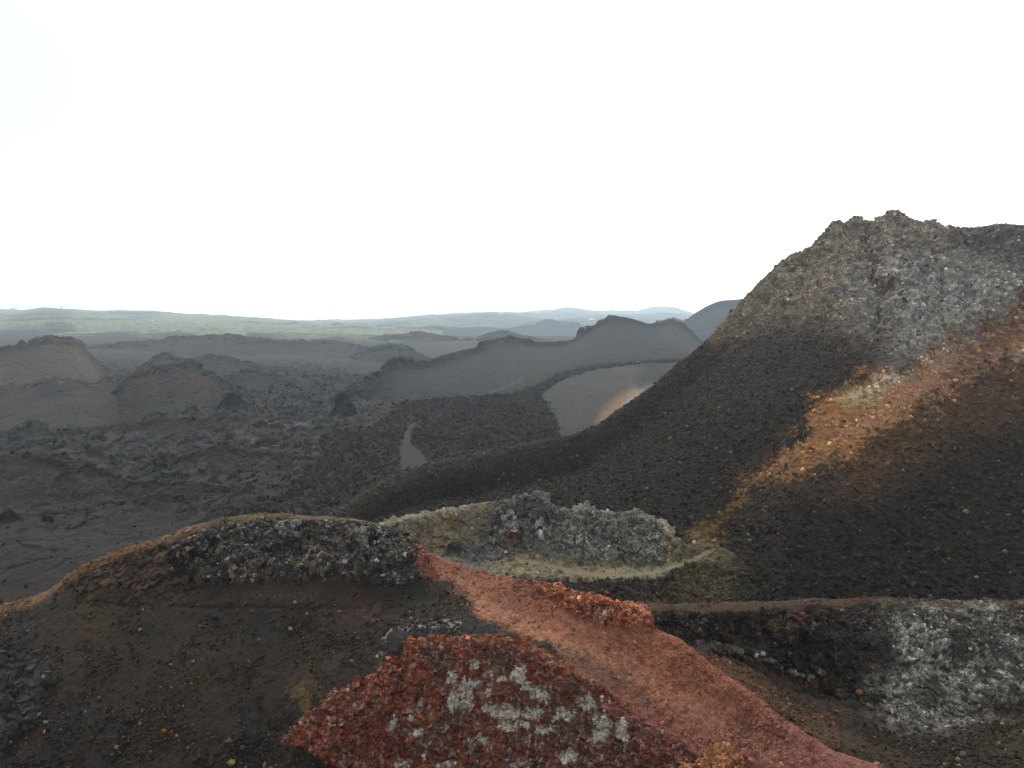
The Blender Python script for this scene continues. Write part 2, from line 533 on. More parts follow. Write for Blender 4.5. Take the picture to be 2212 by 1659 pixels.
WALL = [(608, 1605), (640, 1562), (700, 1512), (760, 1478), (820, 1442), (836, 1418), (862, 1412), (882, 1385), (900, 1378), (960, 1370), (1020, 1368), (1080, 1374), (1130, 1385), (1180, 1405),
        (1210, 1427), (1260, 1457), (1320, 1502), (1380, 1552), (1440, 1590), (1490, 1612), (1530, 1655), (1530, 2100), (760, 2100), (740, 1670), (680, 1630)]
LEDGE = [(1150, 1262), (1250, 1276), (1330, 1300), (1400, 1312), (1412, 1352), (1395, 1362), (1340, 1356), (1280, 1342), (1240, 1325), (1200, 1300), (1150, 1285)]
CRAG = [(-300, 1400), (0, 1398), (60, 1400), (110, 1425), (135, 1470), (95, 1500), (80, 1560), (40, 1590), (0, 1640), (-300, 1700)]
BLOCK = [(1480, 1655), (1520, 1635), (1560, 1612), (1590, 1625), (1610, 1665), (1640, 1700), (1600, 1760), (1480, 1760)]
mo = sst(6, -6, sd_poly(wx, wy, OUTC)); mr_ = sst(14, -14, sd_poly(wx, wy, RED) + 34 * fbm(F.P, 1.2, 5, gain=.65, seed=16)); mw = sst(5, -5, sd_poly(x + 9 * n3 + 14 * n2, y + 8 * n3 + 9 * fbm(F.P, 1.3, 4, seed=8), WALL))
ml = sst(6, -6, sd_poly(wx, wy, LEDGE)); mc = sst(8, -8, sd_poly(wx, wy, CRAG)); mb = sst(6, -6, sd_poly(x, y, BLOCK))
rub = sst(40, 0, sd_poly(wx, wy, [(150, 1255), (300, 1195), (400, 1160), (420, 1250), (330, 1290), (200, 1290)]))
vis = (F.row >= F.s[2]).astype(F4)
# relief
F.disp(0.35 * n1 * (1 - mw) + 0.10 * n2 + 0.05 * n3)
mo_s = sst(14, -34, sd_poly(x + 10 * n2, y + 8 * n2, OUTC)); ml_s = sst(8, -16, sd_poly(x + 5 * n2, y + 4 * n2, LEDGE))
F.disp(mo_s * (1.0 + .9 * fbm(F.P, 3.0, 3, seed=12)))
F.chunk(mo_s * 0.85, 1.7, 21); F.chunk(mo * 0.28, 0.7, 22)
F.disp(mw * (0.8 * fbm(F.P, 2.6, 4, seed=13) + 0.2 * fbm(F.P * np.array([1, 1, 3.0]), 0.9, 3, seed=14, ridged=True)))
F.chunk(mw * (0.25 * sst(1000, 850, x) + 0.22), 0.9, 23, squash=(1, 1, 1.7)); F.chunk(mw * 0.14, 0.34, 24, squash=(1, 1, 1.4))
F.disp(-0.8 * mw * np.exp(-((x - 858) / 10) ** 2) * sst(1560, 1400, y))         # the gully at the rim's left end
F.disp(ml_s * (.35 + .5 * fbm(F.P, 1.8, 3, seed=19))); F.chunk(ml_s * 0.4, 1.0, 25); F.chunk(ml * .16, .45, 26)
F.disp(mr_ * (1 - ml) * (.16 * n2 + .05 * fbm(F.P, .25, 3, gain=.7, seed=10)))
F.disp(mc * 0.5); F.chunk(mc * .6, 1.3, 27); F.chunk(mc * 0.25, 0.5, 28)
F.disp(sst(6, -24, sd_poly(wx, wy, BLOCK)) * 0.9); F.chunk(mb * 0.45, 0.9, 29); F.chunk(mb * 0.16, 0.3, 30)
F.chunk(rub * 0.35, 0.6, 31)
F.disp(-0.10 * np.exp(-((y - 1312 - 3 * n2) / 5) ** 2) * sst(330, 430, x) * sst(860, 760, x) * (1 - mo))   # old trail across the slope
# colour
crest_y = pchip(np.array(F_CREST)[:, 0], np.array(F_CREST)[:, 1], np.clip(x, -300, 2500))
dc = y - crest_y
c = np.tile(C(46, 42, 38), (len(x), 1))
c = mixc(c, C(62, 52, 41), 0.8 * sst(-0.25, 0.45, n1) * sst(1660, 1300, y))
c = mixc(c, C(36, 34, 33), sst(1380, 1600, y) * 0.7 * sst(760, 500, x) * sst(0.3, -0.3, n1 + n2 * .5))
c = mixc(c, C(58, 46, 38), sst(0.0, 0.5, fbm(F.P, 2.5, 3, seed=5)) * 0.7)
for cx, cy, r, col in ((790, 1320, 45, (92, 55, 50)), (745, 1440, 40, (60, 48, 44)), (360, 1590, 70, (66, 48, 40)), (700, 1390, 60, (72, 52, 44)), (240, 1240, 60, (88, 66, 58))):
    c = mixc(c, C(*col), 0.7 * sst(1.6, 0.3, np.hypot(wx - cx, (wy - cy) * 1.3) / r) * sst(-.15, .35, fbm(F.P, .8, 5, gain=.68, seed=cx)))
c = mixc(c, C(96, 78, 62), rub * sst(0.0, 0.4, n2) * 0.8)
c = mixc(c, C(112, 86, 60), sst(20, 2, dc + 16 * n2 - 6 * sst(140, 40, x)) * sst(520, 400, x) * sst(-0.4, 0.15, n2 + .6 * n3 + .1))
c = mixc(c, C(96, 84, 62), sst(20, 6, dc + 5 * n2) * sst(420, 520, x) * sst(850, 800, x) * 0.9)
c = mixc(c, C(128, 98, 76), sst(60, 10, np.hypot(wx - 10, (wy - 1275) * 2)))
# clinker outcrop on the mound
tone = cells(F.P, 0.6, 41)[2]
co = np.tile(C(62, 61, 60), (len(x), 1)) * (0.4 + 1.2 * tone[:, None])
co = mixc(co, C(108, 92, 74), sst(0.84, 0.88, tone) * sst(800, 700, x) * .9)
co = mixc(co, C(118, 112, 104), sst(0.62, 0.78, cells(F.P, 0.4, 42)[2]) * (sst(0.05, .35, fbm(F.P, 1.8, 3, seed=43)) * .9))
co = mixc(co, C(150, 148, 144), sst(30, 8, np.hypot(wx - 628, (wy - 1140) * 0.8)) * sst(.3, .6, tone) * .8)
co = mixc(co, C(150, 148, 144), sst(40, 12, np.hypot(wx - 795, (wy - 1160) * 1.0)) * sst(.35, .6, tone) * .8)
co = mixc(co, C(72, 84, 98), sst(24, 8, np.hypot(wx - 548, (wy - 1163) * 1.3)) * .8)
c = c * (1 - mo[:, None]) + co * mo[:, None]
# red ridge
cr_ = np.tile(C(136, 88, 68), (len(x), 1))
cr_ = mixc(cr_, C(118, 80, 66), sst(-0.3, 0.4, n1) * 0.8)
cr_ = mixc(cr_, C(126, 84, 74), sst(1480, 1640, y + 20 * n2))
cr_ = mixc(cr_, C(158, 112, 86), sst(60, 10, sd_line(wx, wy, [(1030, 1320), (1090, 1365), (1200, 1390)])) * 0.7)
cr_ = mixc(cr_, C(146, 90, 64), ml); cr_ = cr_ * (1 - .6 * ml[:, None] + .6 * ml[:, None] * (.4 + 1.2 * tone[:, None]))
cr_ = mixc(cr_, C(186, 128, 96), ml * sst(0.0, 0.35, fbm(F.P, 0.8, 3, seed=46)) * sst(1230, 1380, x))
cr_ = mixc(cr_, C(122, 116, 110), sst(22, 8, np.hypot(wx - 1305, (wy - 1330) * 1.2)) * .8)
cr_ = mixc(cr_, C(100, 78, 68), 0.65 * sst(30, 4, np.abs(sd_line(wx, wy, [(1190, 1400), (1260, 1432), (1340, 1478), (1420, 1535)]))))
stk = fbm(np.stack([(x * .85 + y * .53) / 60, (y * .85 - x * .53) / 9, 0 * x], -1), 1.0, 4, seed=15)
cr_ = mixc(cr_, C(88, 62, 52), sst(.05, .45, stk + .5 * n2) * .6)
cr_ = mixc(cr_, C(146, 104, 84), sst(.15, .5, fbm(F.P, .5, 4, gain=.7, seed=11)) * .5)
cr_ = mixc(cr_, C(150, 112, 92), sst(26, 4, np.abs(sd_line(wx, wy, [(960, 1240), (1080, 1330), (1250, 1400), (1420, 1480), (1560, 1580), (1700, 1650)]))) * sst(-.4, .2, n2) * .45)
cr_ = cr_ * (1 + 0.28 * n3[:, None])
c = c * (1 - mr_[:, None]) + cr_ * mr_[:, None]
# crater wall
t1 = cells(F.P * np.array([1, 1, 1.7]), 0.55, 44)[2]
cw = np.tile(C(118, 62, 44), (len(x), 1)) * (0.5 + 0.95 * t1[:, None])
cw = mixc(cw, C(88, 58, 52), sst(-0.1, 0.35, fbm(F.P, 2.0, 4, seed=45)) * sst(700, 900, x) * .9)
rim_y = pchip(np.array(F_RIM)[:, 0], np.array(F_RIM)[:, 1], np.clip(x, -300, 2500))
dr_ = y - rim_y
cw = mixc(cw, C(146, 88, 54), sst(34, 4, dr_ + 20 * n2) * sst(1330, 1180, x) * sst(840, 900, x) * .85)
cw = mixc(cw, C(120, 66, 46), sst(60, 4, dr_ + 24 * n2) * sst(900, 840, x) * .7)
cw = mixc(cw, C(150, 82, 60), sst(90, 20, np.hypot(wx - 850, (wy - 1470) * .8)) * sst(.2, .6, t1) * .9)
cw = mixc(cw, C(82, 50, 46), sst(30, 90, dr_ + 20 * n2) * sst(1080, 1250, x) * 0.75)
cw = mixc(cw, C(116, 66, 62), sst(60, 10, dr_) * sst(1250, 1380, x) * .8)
cw = mixc(cw, C(66, 56, 56), sst(0.1, 0.4, fbm(F.P, 1.0, 4, seed=47)) * sst(1500, 1560, y) * sst(840, 900, x) * sst(1350, 1250, x) * .7)
SPOTS = [(1023, 1433, 13, 12), (975, 1465, 12, 24), (1006, 1501, 19, 44), (1025, 1474, 12, 17), (1057, 1453, 12, 11), (1085, 1467, 17, 9), (1122, 1458, 20, 30),
         (1139, 1482, 24, 17), (1170, 1500, 24, 20), (1061, 1530, 26, 16), (1095, 1541, 27, 24), (1146, 1541, 34, 18), (1112, 1571, 32, 13), (1180, 1575, 28, 14),
         (1268, 1521, 18, 24), (1300, 1563, 20, 24), (1294, 1590, 22, 20), (849, 1562, 13, 24), (886, 1542, 10, 30), (902, 1575, 18, 17), (907, 1518, 9, 9), (919, 1602, 14, 10),
         (1230, 1631, 28, 18), (962, 1655, 34, 9), (866, 1655, 24, 7), (1120, 1655, 26, 9), (980, 1512, 12, 26), (1040, 1602, 40, 8), (1060, 1500, 10, 12), (1220, 1545, 24, 18), (1345, 1575, 18, 28)]
wm = np.zeros(len(x))
sx = x + 13 * fbm(F.P, 0.9, 4, seed=50); sy = y + 22 * fbm(F.P, 0.9, 4, seed=51)
for cx, cy, rx, ry in SPOTS:
    wm = np.maximum(wm, 1.15 - np.hypot((sx - cx) / (rx * .9), (sy - cy) / (ry * .9)))
chalk = fbm(np.stack([sx / 11, sy / 24, 0 * x], -1), 1.0, 5, gain=.6, seed=52)
wmask = sst(0.05, 0.40, .62 * np.minimum(wm, .9) + .9 * chalk + 1.0 * fbm(F.P, .3, 5, gain=.8, seed=57)) * sst(-.2, .25, wm) * (.7 + .45 * sst(-.3, .25, fbm(F.P, .14, 3, gain=.7, seed=58)))
cw = mixc(cw, C(200, 200, 188), np.clip(wmask, 0, 1) * .92)
cw = mixc(cw, C(140, 134, 126), sst(-.25, .5, wm + 1.2 * fbm(F.P, .8, 6, gain=.75, seed=56)) * .22)
cw = mixc(cw, C(150, 146, 140), (1 - wmask) * sst(0.28, 0.5, fbm(F.P, 0.5, 4, seed=53)) * sst(1490, 1540, y) * sst(840, 900, x) * sst(1380, 1300, x) * .6)
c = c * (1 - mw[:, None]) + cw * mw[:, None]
c = mixc(c, C(96, 82, 56), sst(-.35, .2, n3 + n2) * sst(1.2, 0.3, np.hypot((wx - 660) / 46, (wy - 1510) / 52)) * (1 - mw) * .8)
ln = sd_line(wx, wy, [(826, 1425), (832, 1385), (852, 1366), (900, 1352), (1000, 1352)])
c = mixc(c, C(50, 50, 52), sst(30, 8, sd_line(x, y, [(840, 1400), (870, 1375), (940, 1362), (1060, 1360)])) * (1 - mw) * .85)
c = mixc(c, C(150, 152, 146), sst(7, 2, ln) * sst(0.0, .25, n3) * .9 * (1 - mw))
c = mixc(c, C(62, 62, 62) * 1.0, mc * (0.5 + 0.5 * tone))
c = mixc(c, C(168, 118, 82), mb * (0.45 + .55 * tone))
F.col = np.clip(c * (1 + 0.22 * n3[:, None]), 0.004, 0.8)
zone = np.zeros(len(x), int)
zone[mr_ > .5] = 1; zone[mw > .5] = 2; zone[(ml > .5)] = 3; zone[mo > .5] = 4; zone[(mc > .5)] = 5; zone[(mb > .5) & (F.row > F.s[2])] = 6; zone[(zone > 2) & (F.row < F.s[2])] = 0
F.zone = zone
FO = F.emit({0: ("ground", "dark brown cinder slope of the mound in front of the red crater wall", "cinder slope", "structure", M_CINDER, None),
        1: ("ground", "smooth brick red cinder ridge running down past the crater wall", "cinder ridge", "structure", M_CINDER, None),
        2: ("crater_wall", "steep rusty red crater wall with white mineral patches", "crater wall", "structure", M_CRUST, None),
        3: ("rock_outcrop", "jagged orange red clinker ledge along the edge of the red ridge", "rock outcrop", None, M_CRUST, None),
        4: ("rock_outcrop", "broad dark blocky lava outcrop capping the rounded cinder mound", "rock outcrop", None, M_CRUST, None),
        5: ("rock_outcrop", "dull charcoal lava crag low on the cinder slope, cut by the left edge", "rock outcrop", None, M_CRUST, None),
        6: ("rock_outcrop", "pale orange rock block at the lower end of the red crater wall", "rock outcrop", None, M_CRUST, None)}, zone)
rngb = np.random.default_rng(5)
blocks(FO[4], F, (mo > .4) * (F.row > F.s[2]), 5200, powersize(.06, .24, 1.8), rngb, [(.05, C(112, 98, 78)), (.07, C(104, 104, 102)), (.03, C(134, 132, 128)), (.015, C(122, 90, 64))], sink=.55)
blocks(FO[3], F, (ml > .4) * (F.row > F.s[2]), 1500, powersize(.05, .20, 1.9), rngb, [(.12, C(170, 122, 96)), (.2, C(92, 56, 44))], sink=.55)
blocks(FO[2], F, (mw > .5) * (.15 + sst(960, 840, x)) * (1 - np.clip(wmask, 0, 1)), 2600, powersize(.05, .20, 2.2), rngb, [(.10, C(120, 72, 54))], sink=.55)
blocks(FO[5], F, mc > .5, 200, powersize(.1, .4, 2.0), rngb, [], sink=.55)
blocks(FO[6], F, mb > .5, 100, powersize(.06, .24, 2.0), rngb, [(.2, C(176, 132, 100))], sink=.55)
log("foreground", len(F.P))

# ================================================================== RIGHT NEAR RIDGE with grey crags and the brown hollow
G_CREST = [(1100, 1345, 58), (1250, 1330, 61), (1400, 1306, 65), (1500, 1303, 68), (1600, 1301, 69), (1700, 1297, 70), (1800, 1294, 71), (1900, 1296, 72), (2000, 1299, 72), (2212, 1299, 71), (2500, 1312, 69)]
G_LIP = [(1100, 1370, 57), (1250, 1350, 60), (1400, 1330, 63.2), (1500, 1326, 66.3), (1600, 1323, 67.3), (1700, 1318, 68.3), (1800, 1314, 69.4), (1900, 1316, 70.2), (2000, 1318, 70.2), (2212, 1318, 69.5), (2500, 1332, 67.5)]
G_FOOT = [(1100, 1420, 55), (1250, 1400, 58), (1400, 1388, 61.8), (1500, 1402, 63.6), (1600, 1424, 64.6), (1700, 1470, 64.8), (1780, 1492, 64.6), (1850, 1520, 63.4), (1920, 1566, 61.2),
          (2000, 1582, 60.4), (2100, 1560, 60.6), (2212, 1545, 60.8), (2500, 1545, 59)]
G_HOL = [(1100, 1480, 52), (1400, 1450, 57), (1500, 1480, 56.5), (1600, 1540, 55), (1700, 1590, 54), (1800, 1610, 54), (1900, 1640, 54), (2000, 1650, 53), (2100, 1650, 52.4), (2212, 1650, 52), (2500, 1650, 51)]
G_END = [(1100, 1800, 40), (1500, 1800, 42), (1900, 1800, 44), (2500, 1800, 44)]
G = Patch([('off', 2, 10, -16), ('off', 2, 3, -2.4), G_CREST, G_LIP, G_FOOT, G_HOL, G_END], [10, 16, 24, 130, 110, 70], 1180, 2470, 1.8)
x, y = G.x.copy(), G.y.copy()
n1 = fbm(G.P, 6.0, 4, seed=61); n2 = fbm(G.P, 1.5, 4, seed=62); n3 = fbm(G.P, 0.4, 3, seed=63)
wx = x + 22 * n2 + 8 * n3; wy = y + 16 * fbm(G.P, 1.6, 4, seed=64) + 5 * n3
foot = pchip(np.array(G_FOOT)[:, 0], np.array(G_FOOT)[:, 1], np.clip(x, 1100, 2500))
lip = pchip(np.array(G_LIP)[:, 0], np.array(G_LIP)[:, 1], np.clip(x, 1100, 2500))
cl = sst(-10, 6, y - lip + 16 * n2) * sst(24, -20, y - foot + 30 * n2) * (y > 1000)
WHITE = [(1940, 1345), (1990, 1322), (2080, 1330), (2160, 1318), (2500, 1318), (2500, 1535), (2200, 1520), (2100, 1540), (2050, 1565), (2000, 1590), (1935, 1600), (1905, 1540), (1890, 1450), (1880, 1390)]
mwht = sst(30, -10, y - foot + 30 * n2) * sst(60, -75, sd_poly(wx, wy, WHITE) + 110 * fbm(G.P, 2.6, 5, gain=.65, seed=59))
G.disp(0.5 * n1 + 0.15 * n2 + 0.05 * n3)
G.disp(cl * (1.9 * fbm(G.P, 4.5, 5, seed=65) + .4 * fbm(G.P, 1.4, 4, gain=.6, seed=58) - 0.3))
G.chunk(cl * (0.85 - .35 * mwht), 1.9, 66, squash=(1, 1, 1.2)); G.chunk(cl * 0.34, 0.75, 67); G.chunk(cl * 0.2, 0.33, 60)
t1 = cells(G.P, 0.7, 68)[2]
c = np.tile(C(50, 44, 38), (len(x), 1))
c = mixc(c, C(64, 53, 42), sst(-.2, .4, n1 + .4 * n2) * .8)
c = mixc(c, C(78, 64, 51), sst(20, 2, y - (lip - 18) + 14 * n2) * (y > 1000) * .8)
c = mixc(c, C(58, 54, 50) * (0.5 + .9 * t1.mean()), cl)
c = c * (1 - .5 * cl[:, None] + cl[:, None] * (0.25 + 0.85 * t1[:, None]) * .8)
c = mixc(c, C(94, 78, 58), cl * sst(0.86, 0.95, t1) * .8)
sp = sst(-0.25, 0.10, fbm(G.P * np.array([1, 1, 2.2]), 0.7, 4, seed=69)) * (0.45 + .55 * sst(.15, .5, t1))
c = mixc(c, C(94, 94, 91), mwht * (.35 + .5 * sst(-.3, .3, n1)))
c = mixc(c, C(184, 184, 174), mwht * sp * sst(-.35, .15, fbm(G.P, 3, 3, seed=70)))
c = mixc(c, C(72, 60, 50), mwht * sst(.1, .45, fbm(G.P, 2.2, 3, seed=71)) * .65)
c = mixc(c, C(74, 72, 72), sst(1.2, .2, np.hypot((wx - 1860) / 110, (wy - 1385) / 70)) * .6 * cl)
c = mixc(c, C(92, 60, 54), sst(1.0, .3, np.hypot((wx - 1722) / 26, (wy - 1335) / 22)) * .8)
c = mixc(c, C(150, 152, 150), sst(9, 2, sd_line(wx, wy, [(1640, 1412), (1690, 1440), (1730, 1453), (1790, 1452)]) ) * sst(-.2, .2, n3) * .9)
c = mixc(c, C(120, 118, 112), sst(12, 3, sd_line(wx, wy, [(1490, 1392), (1540, 1396), (1600, 1405)])) * .6)
c = mixc(c, C(96, 72, 52), sst(90, 10, sd_line(wx, wy, [(1420, 1365), (1520, 1430), (1620, 1510), (1760, 1600)])) * .65 * (1 - cl))
c = mixc(c, C(60, 49, 40), sst(1, .3, np.hypot((wx - 1740) / 130, (wy - 1540) / 60)) * .6)
G.col = np.clip(c * (1 + 0.25 * n3[:, None]), 0.004, 0.8)
zone = np.zeros(len(x), int); zone[(cl > .5) & (mwht <= .5)] = 1; zone[(cl > .5) & (mwht > .5)] = 2
GO = G.emit({0: ("ground", "brown cinder hollow and flat ridge top beyond the smooth red ridge", "cinder slope", "structure", M_CINDER, None),
        1: ("rock_outcrop", "black blocky lava cliff between the red ledge and the whitish crags", "rock outcrop", None, M_CRUST, None),
        2: ("rock_outcrop", "whitish grey speckled crag under the level ridge top, at the photo's right edge", "rock outcrop", None, M_CRUST, None)}, zone)
G.cl = cl
blocks(GO[1], G, (cl > .5) * (1 - mwht), 2600, powersize(.07, .26, 2.0), rngb, [(.04, C(90, 82, 70)), (.04, C(96, 96, 94))], sink=.55)
blocks(GO[2], G, (cl > .5) * mwht, 2000, powersize(.06, .22, 2.2), rngb, [(.2, C(168, 168, 158)), (.2, C(66, 66, 66))], sink=.55)
log("right ridge", len(G.P))

# ================================================================== MIDDLE HUMP: yellow and grey rock with the trail at its foot
H_CREST = [(700, 1180, 80), (780, 1152, 84), (840, 1127, 86), (900, 1113, 87), (960, 1102, 88), (1020, 1095, 88.5), (1060, 1087, 89), (1090, 1084, 89), (1120, 1083, 89), (1150, 1079, 89), (1185, 1088, 89), (1205, 1097, 89),
           (1240, 1102, 89), (1260, 1100, 89), (1300, 1107, 88), (1345, 1111, 88), (1370, 1110, 87.5), (1405, 1118, 87), (1440, 1142, 86), (1460, 1168, 84.5), (1475, 1180, 84.5), (1520, 1176, 86), (1560, 1186, 86), (1600, 1216, 84.5), (1640, 1256, 82), (1700, 1320, 79)]
H_MID = [(700, 1215, 78), (840, 1170, 84), (960, 1155, 85.5), (1060, 1130, 87), (1150, 1125, 87.4), (1240, 1140, 87), (1345, 1150, 86.2), (1420, 1160, 85.2), (1470, 1195, 83.6), (1520, 1190, 85), (1560, 1198, 84.8), (1600, 1230, 83), (1640, 1268, 81), (1700, 1330, 78)]
H_FOOT = [(700, 1245, 76.5), (840, 1212, 82), (960, 1205, 83), (1060, 1200, 84), (1150, 1203, 84), (1240, 1222, 83), (1345, 1226, 83), (1420, 1220, 83), (1470, 1214, 82.3), (1520, 1206, 83.6), (1560, 1215, 83), (1600, 1246, 81.5), (1640, 1282, 79.5), (1700, 1340, 77)]
H_PATH = [(700, 1260, 75), (960, 1225, 80), (1150, 1222, 81), (1240, 1238, 80), (1345, 1245, 79.5), (1420, 1240, 79.5), (1480, 1228, 80.6), (1520, 1222, 82), (1560, 1234, 81), (1600, 1262, 79.8), (1640, 1296, 78), (1700, 1350, 76)]
H_APR = [(700, 1320, 68), (960, 1290, 71), (1240, 1295, 71), (1345, 1300, 71), (1480, 1310, 71), (1600, 1325, 71), (1700, 1390, 70)]
H = Patch([('off', 2, 16, -12), ('off', 2, 4, -1.6), H_CREST, H_MID, H_FOOT, H_PATH, H_APR, ('off', 6, -10, -6)], [8, 16, 60, 60, 24, 44, 8], 760, 1680, 1.25)
x, y = H.x.copy(), H.y.copy()
n1 = fbm(H.P, 5.0, 4, seed=81); n2 = fbm(H.P, 1.6, 4, seed=82); n3 = fbm(H.P, 0.45, 3, seed=83)
wx = x + 24 * n2 + 9 * n3; wy = y + 14 * fbm(H.P, 1.6, 5, seed=84) + 5 * n3
KNOB = [(1030, 1140), (1060, 1105), (1080, 1070), (1130, 1060), (1185, 1075), (1212, 1105), (1205, 1150), (1180, 1180), (1120, 1196), (1070, 1180), (1045, 1165)]
GREY = [(1190, 1070), (1260, 1070), (1370, 1080), (1455, 1120), (1485, 1190), (1430, 1222), (1330, 1212), (1240, 1212), (1170, 1205), (1190, 1170)]
nh = fbm(H.P, 1.4, 5, gain=.62, seed=77)
mk = sst(12, -12, sd_poly(wx, wy, KNOB) + 26 * nh); mg = sst(16, -16, sd_poly(wx, wy, GREY) + 34 * nh)
LOWG = [(975, 1172), (1060, 1180), (1110, 1198), (1070, 1215), (1000, 1210)]
mlg = sst(6, -6, sd_poly(wx, wy, LOWG))
mrock = np.maximum(np.maximum(mk, mg), mlg * .8)
PATH = [(1120, 1212), (1180, 1218), (1240, 1236), (1300, 1244), (1350, 1244), (1410, 1237), (1470, 1220), (1510, 1203), (1540, 1188)]
mp = sst(7, 2.5, sd_line(x + 3 * n2, y + 2 * n3, PATH))
lowrock = sst(4, 18, y - (1240 + 14 * n2 - 34 * sst(1420, 1470, x) + 20 * sst(1540, 1600, x))) * (1 - mp)
farr = sst(1545, 1610, x + 26 * n2)
H.disp(0.35 * n1 * (1 - mp) + (0.13 * n2 + 0.05 * n3) * (1 - mp))
H.disp(mrock * (1.4 * fbm(H.P, 4.0, 4, seed=79) + .3 * fbm(H.P, 1.3, 4, gain=.6, seed=75))); H.chunk(mrock * .95, 2.2, 85); H.chunk(mrock * 0.4, 0.85, 86); H.chunk(mrock * .18, .3, 80); H.disp((1 - mrock) * (1 - mp) * sst(1240, 1200, y) * .5 * fbm(H.P, 2.2, 4, gain=.6, seed=76)); H.chunk((1 - mrock) * (1 - mp) * 0.4, 1.2, 78); H.chunk((1 - mrock) * (1 - mp) * 0.16, 0.45, 87); H.chunk(lowrock * 0.5, 0.6, 88)
H.disp(mk * 0.15)
H.disp(1.1 * sst(1.0, 0.55, np.hypot((x - 982) / 24, (y - 1188) / 16)))          # dome-shaped knob
t1 = cells(H.P, 0.55, 89)[2]
c = np.tile(C(128, 117, 92), (len(x), 1))
c = mixc(c, C(144, 132, 100), sst(-.1, .4, n1))
c = mixc(c, C(124, 90, 60), sst(.05, .35, fbm(H.P, 2.5, 3, seed=90)) * .75)
c = mixc(c, C(104, 104, 97), sst(-.2, .2, nh) * .75)
c = mixc(c, C(138, 140, 136), sst(.1, .3, n2) * sst(14, 4, np.abs(wy - 1140) ) * sst(1040, 960, x) * .8)
c = mixc(c, C(152, 146, 128), sst(14, 2, y - pchip(np.array(H_CREST)[:, 0], np.array(H_CREST)[:, 1], np.clip(x, 700, 1600))) * sst(1050, 1000, x) * .6)
c = mixc(c, C(126, 128, 121) , mg); c = mixc(c, C(112, 115, 112), mlg)
c = mixc(c, C(136, 132, 112), mg * sst(0, .35, fbm(H.P, 1.5, 4, seed=91)) * .7)
c = mixc(c, C(150, 138, 108), sst(1420, 1450, wx) * mg * .8)
c = mixc(c, C(112, 110, 106), mk)
c = mixc(c, C(108, 64, 54), mk * sst(1, .3, np.hypot((wx - 1110) / 26, (wy - 1160) / 24)) * .75)
c = mixc(c, C(90, 70, 66), mk * sst(.05, .35, fbm(H.P, 1.0, 3, seed=92)) * .4)
for cx, cy, r in ((1096, 1118, 18), (1108, 1140, 12), (1165, 1132, 16), (1172, 1156, 12), (1085, 1150, 9)):
    c = mixc(c, C(190, 190, 192), sst(1.1, .5, np.hypot(wx - cx, (wy - cy)) / r) * sst(.25, .5, t1) * .85)
mrk = mrock[:, None]
c = c * (1 - mrk + mrk * (0.55 + .85 * t1[:, None]))
c = mixc(c, C(66, 66, 66), sst(1.0, 0.6, np.hypot((x - 982) / 24, (y - 1188) / 16)))
c = mixc(c, C(104, 96, 68), sst(16, 4, np.abs(wy - 1215)) * (1 - mrock) * sst(1050, 1150, x) * .6)
c = mixc(c, C(52, 48, 44) , lowrock); c = mixc(c, C(76, 58, 54), lowrock * sst(-.1, .3, n2) * sst(1330, 1230, x) * .7)
c = mixc(c, C(80, 70, 52), lowrock * sst(1330, 1450, x) * sst(-.2, .3, n2) * .8)
lr = lowrock[:, None]; c = c * (1 - lr + lr * (0.5 + .9 * t1[:, None]))
c = mixc(c, C(84, 76, 56), sst(1440, 1490, x) * .5)
c = mixc(c, C(56, 52, 45), farr * .9)
c = mixc(c, C(116, 110, 88), mp * (.7 + .3 * sst(-.3, .2, n3)))
H.col = np.clip(c * (1 + 0.2 * n3[:, None]), 0.004, 0.8)
zone = np.zeros(len(x), int); zone[mg > .5] = 1; zone[mlg > .5] = 0; zone[mk > .5] = 2; zone[mp > .5] = 3
HO = H.emit({0: ("ground", "yellowish sulphur stained earth round the grey hump and the trail", "bare earth", "structure", M_CRUST, None),
        1: ("rock_outcrop", "grey crumbly rock outcrop above the bend of the pale trail", "rock outcrop", None, M_CRUST, None),
        2: ("rock_outcrop", "dark knob with white streaks and a red stain atop the yellowish hump", "rock outcrop", None, M_CRUST, None),
        3: ("path", "pale narrow footpath bending round the foot of the grey hump", "footpath", "structure", M_CINDER, None)}, zone)
H.mp = mp; H.lowrock = lowrock; H.mrock = mrock
rk = (H.row > H.s[2])
blocks(HO[1], H, mg * rk, 1300, powersize(.05, .17, 2.0), rngb, [(.1, C(132, 134, 128)), (.2, C(78, 80, 77))], sink=.55)
blocks(HO[2], H, mk * rk, 800, powersize(.05, .17, 2.0), rngb, [(.08, C(140, 140, 140)), (.06, C(100, 68, 62))], sink=.55)
log("hump", len(H.P))

# ================================================================== BIG HILL
B_CREST = [(560, 1170, 98), (680, 1130, 106), (740, 1097, 112), (790, 1066, 118), (840, 1036, 122), (900, 1011, 126), (960, 996, 128), (1050, 976, 131), (1150, 956, 134), (1220, 945, 136), (1290, 920, 138), (1330, 891, 139),
           (1400, 841, 141), (1460, 791, 143), (1520, 741, 145), (1560, 701, 146), (1600, 651, 147), (1640, 611, 148), (1680, 571, 149), (1720, 546, 149.5), (1735, 540, 150), (1760, 521, 150), (1785, 496, 150), (1800, 478, 150), (1812, 474, 150),
           (1822, 480, 150), (1845, 468, 150), (1875, 474, 150), (1890, 470, 150), (1915, 461, 150), (1937, 453, 150), (1950, 463, 150), (1965, 473, 151), (1985, 480, 151), (2015, 475, 151), (2030, 480, 151), (2042, 491, 152), (2080, 489, 152),
           (2105, 494, 152), (2130, 488, 152), (2160, 484, 152), (2212, 487, 152), (2350, 500, 152), (2600, 560, 150)]
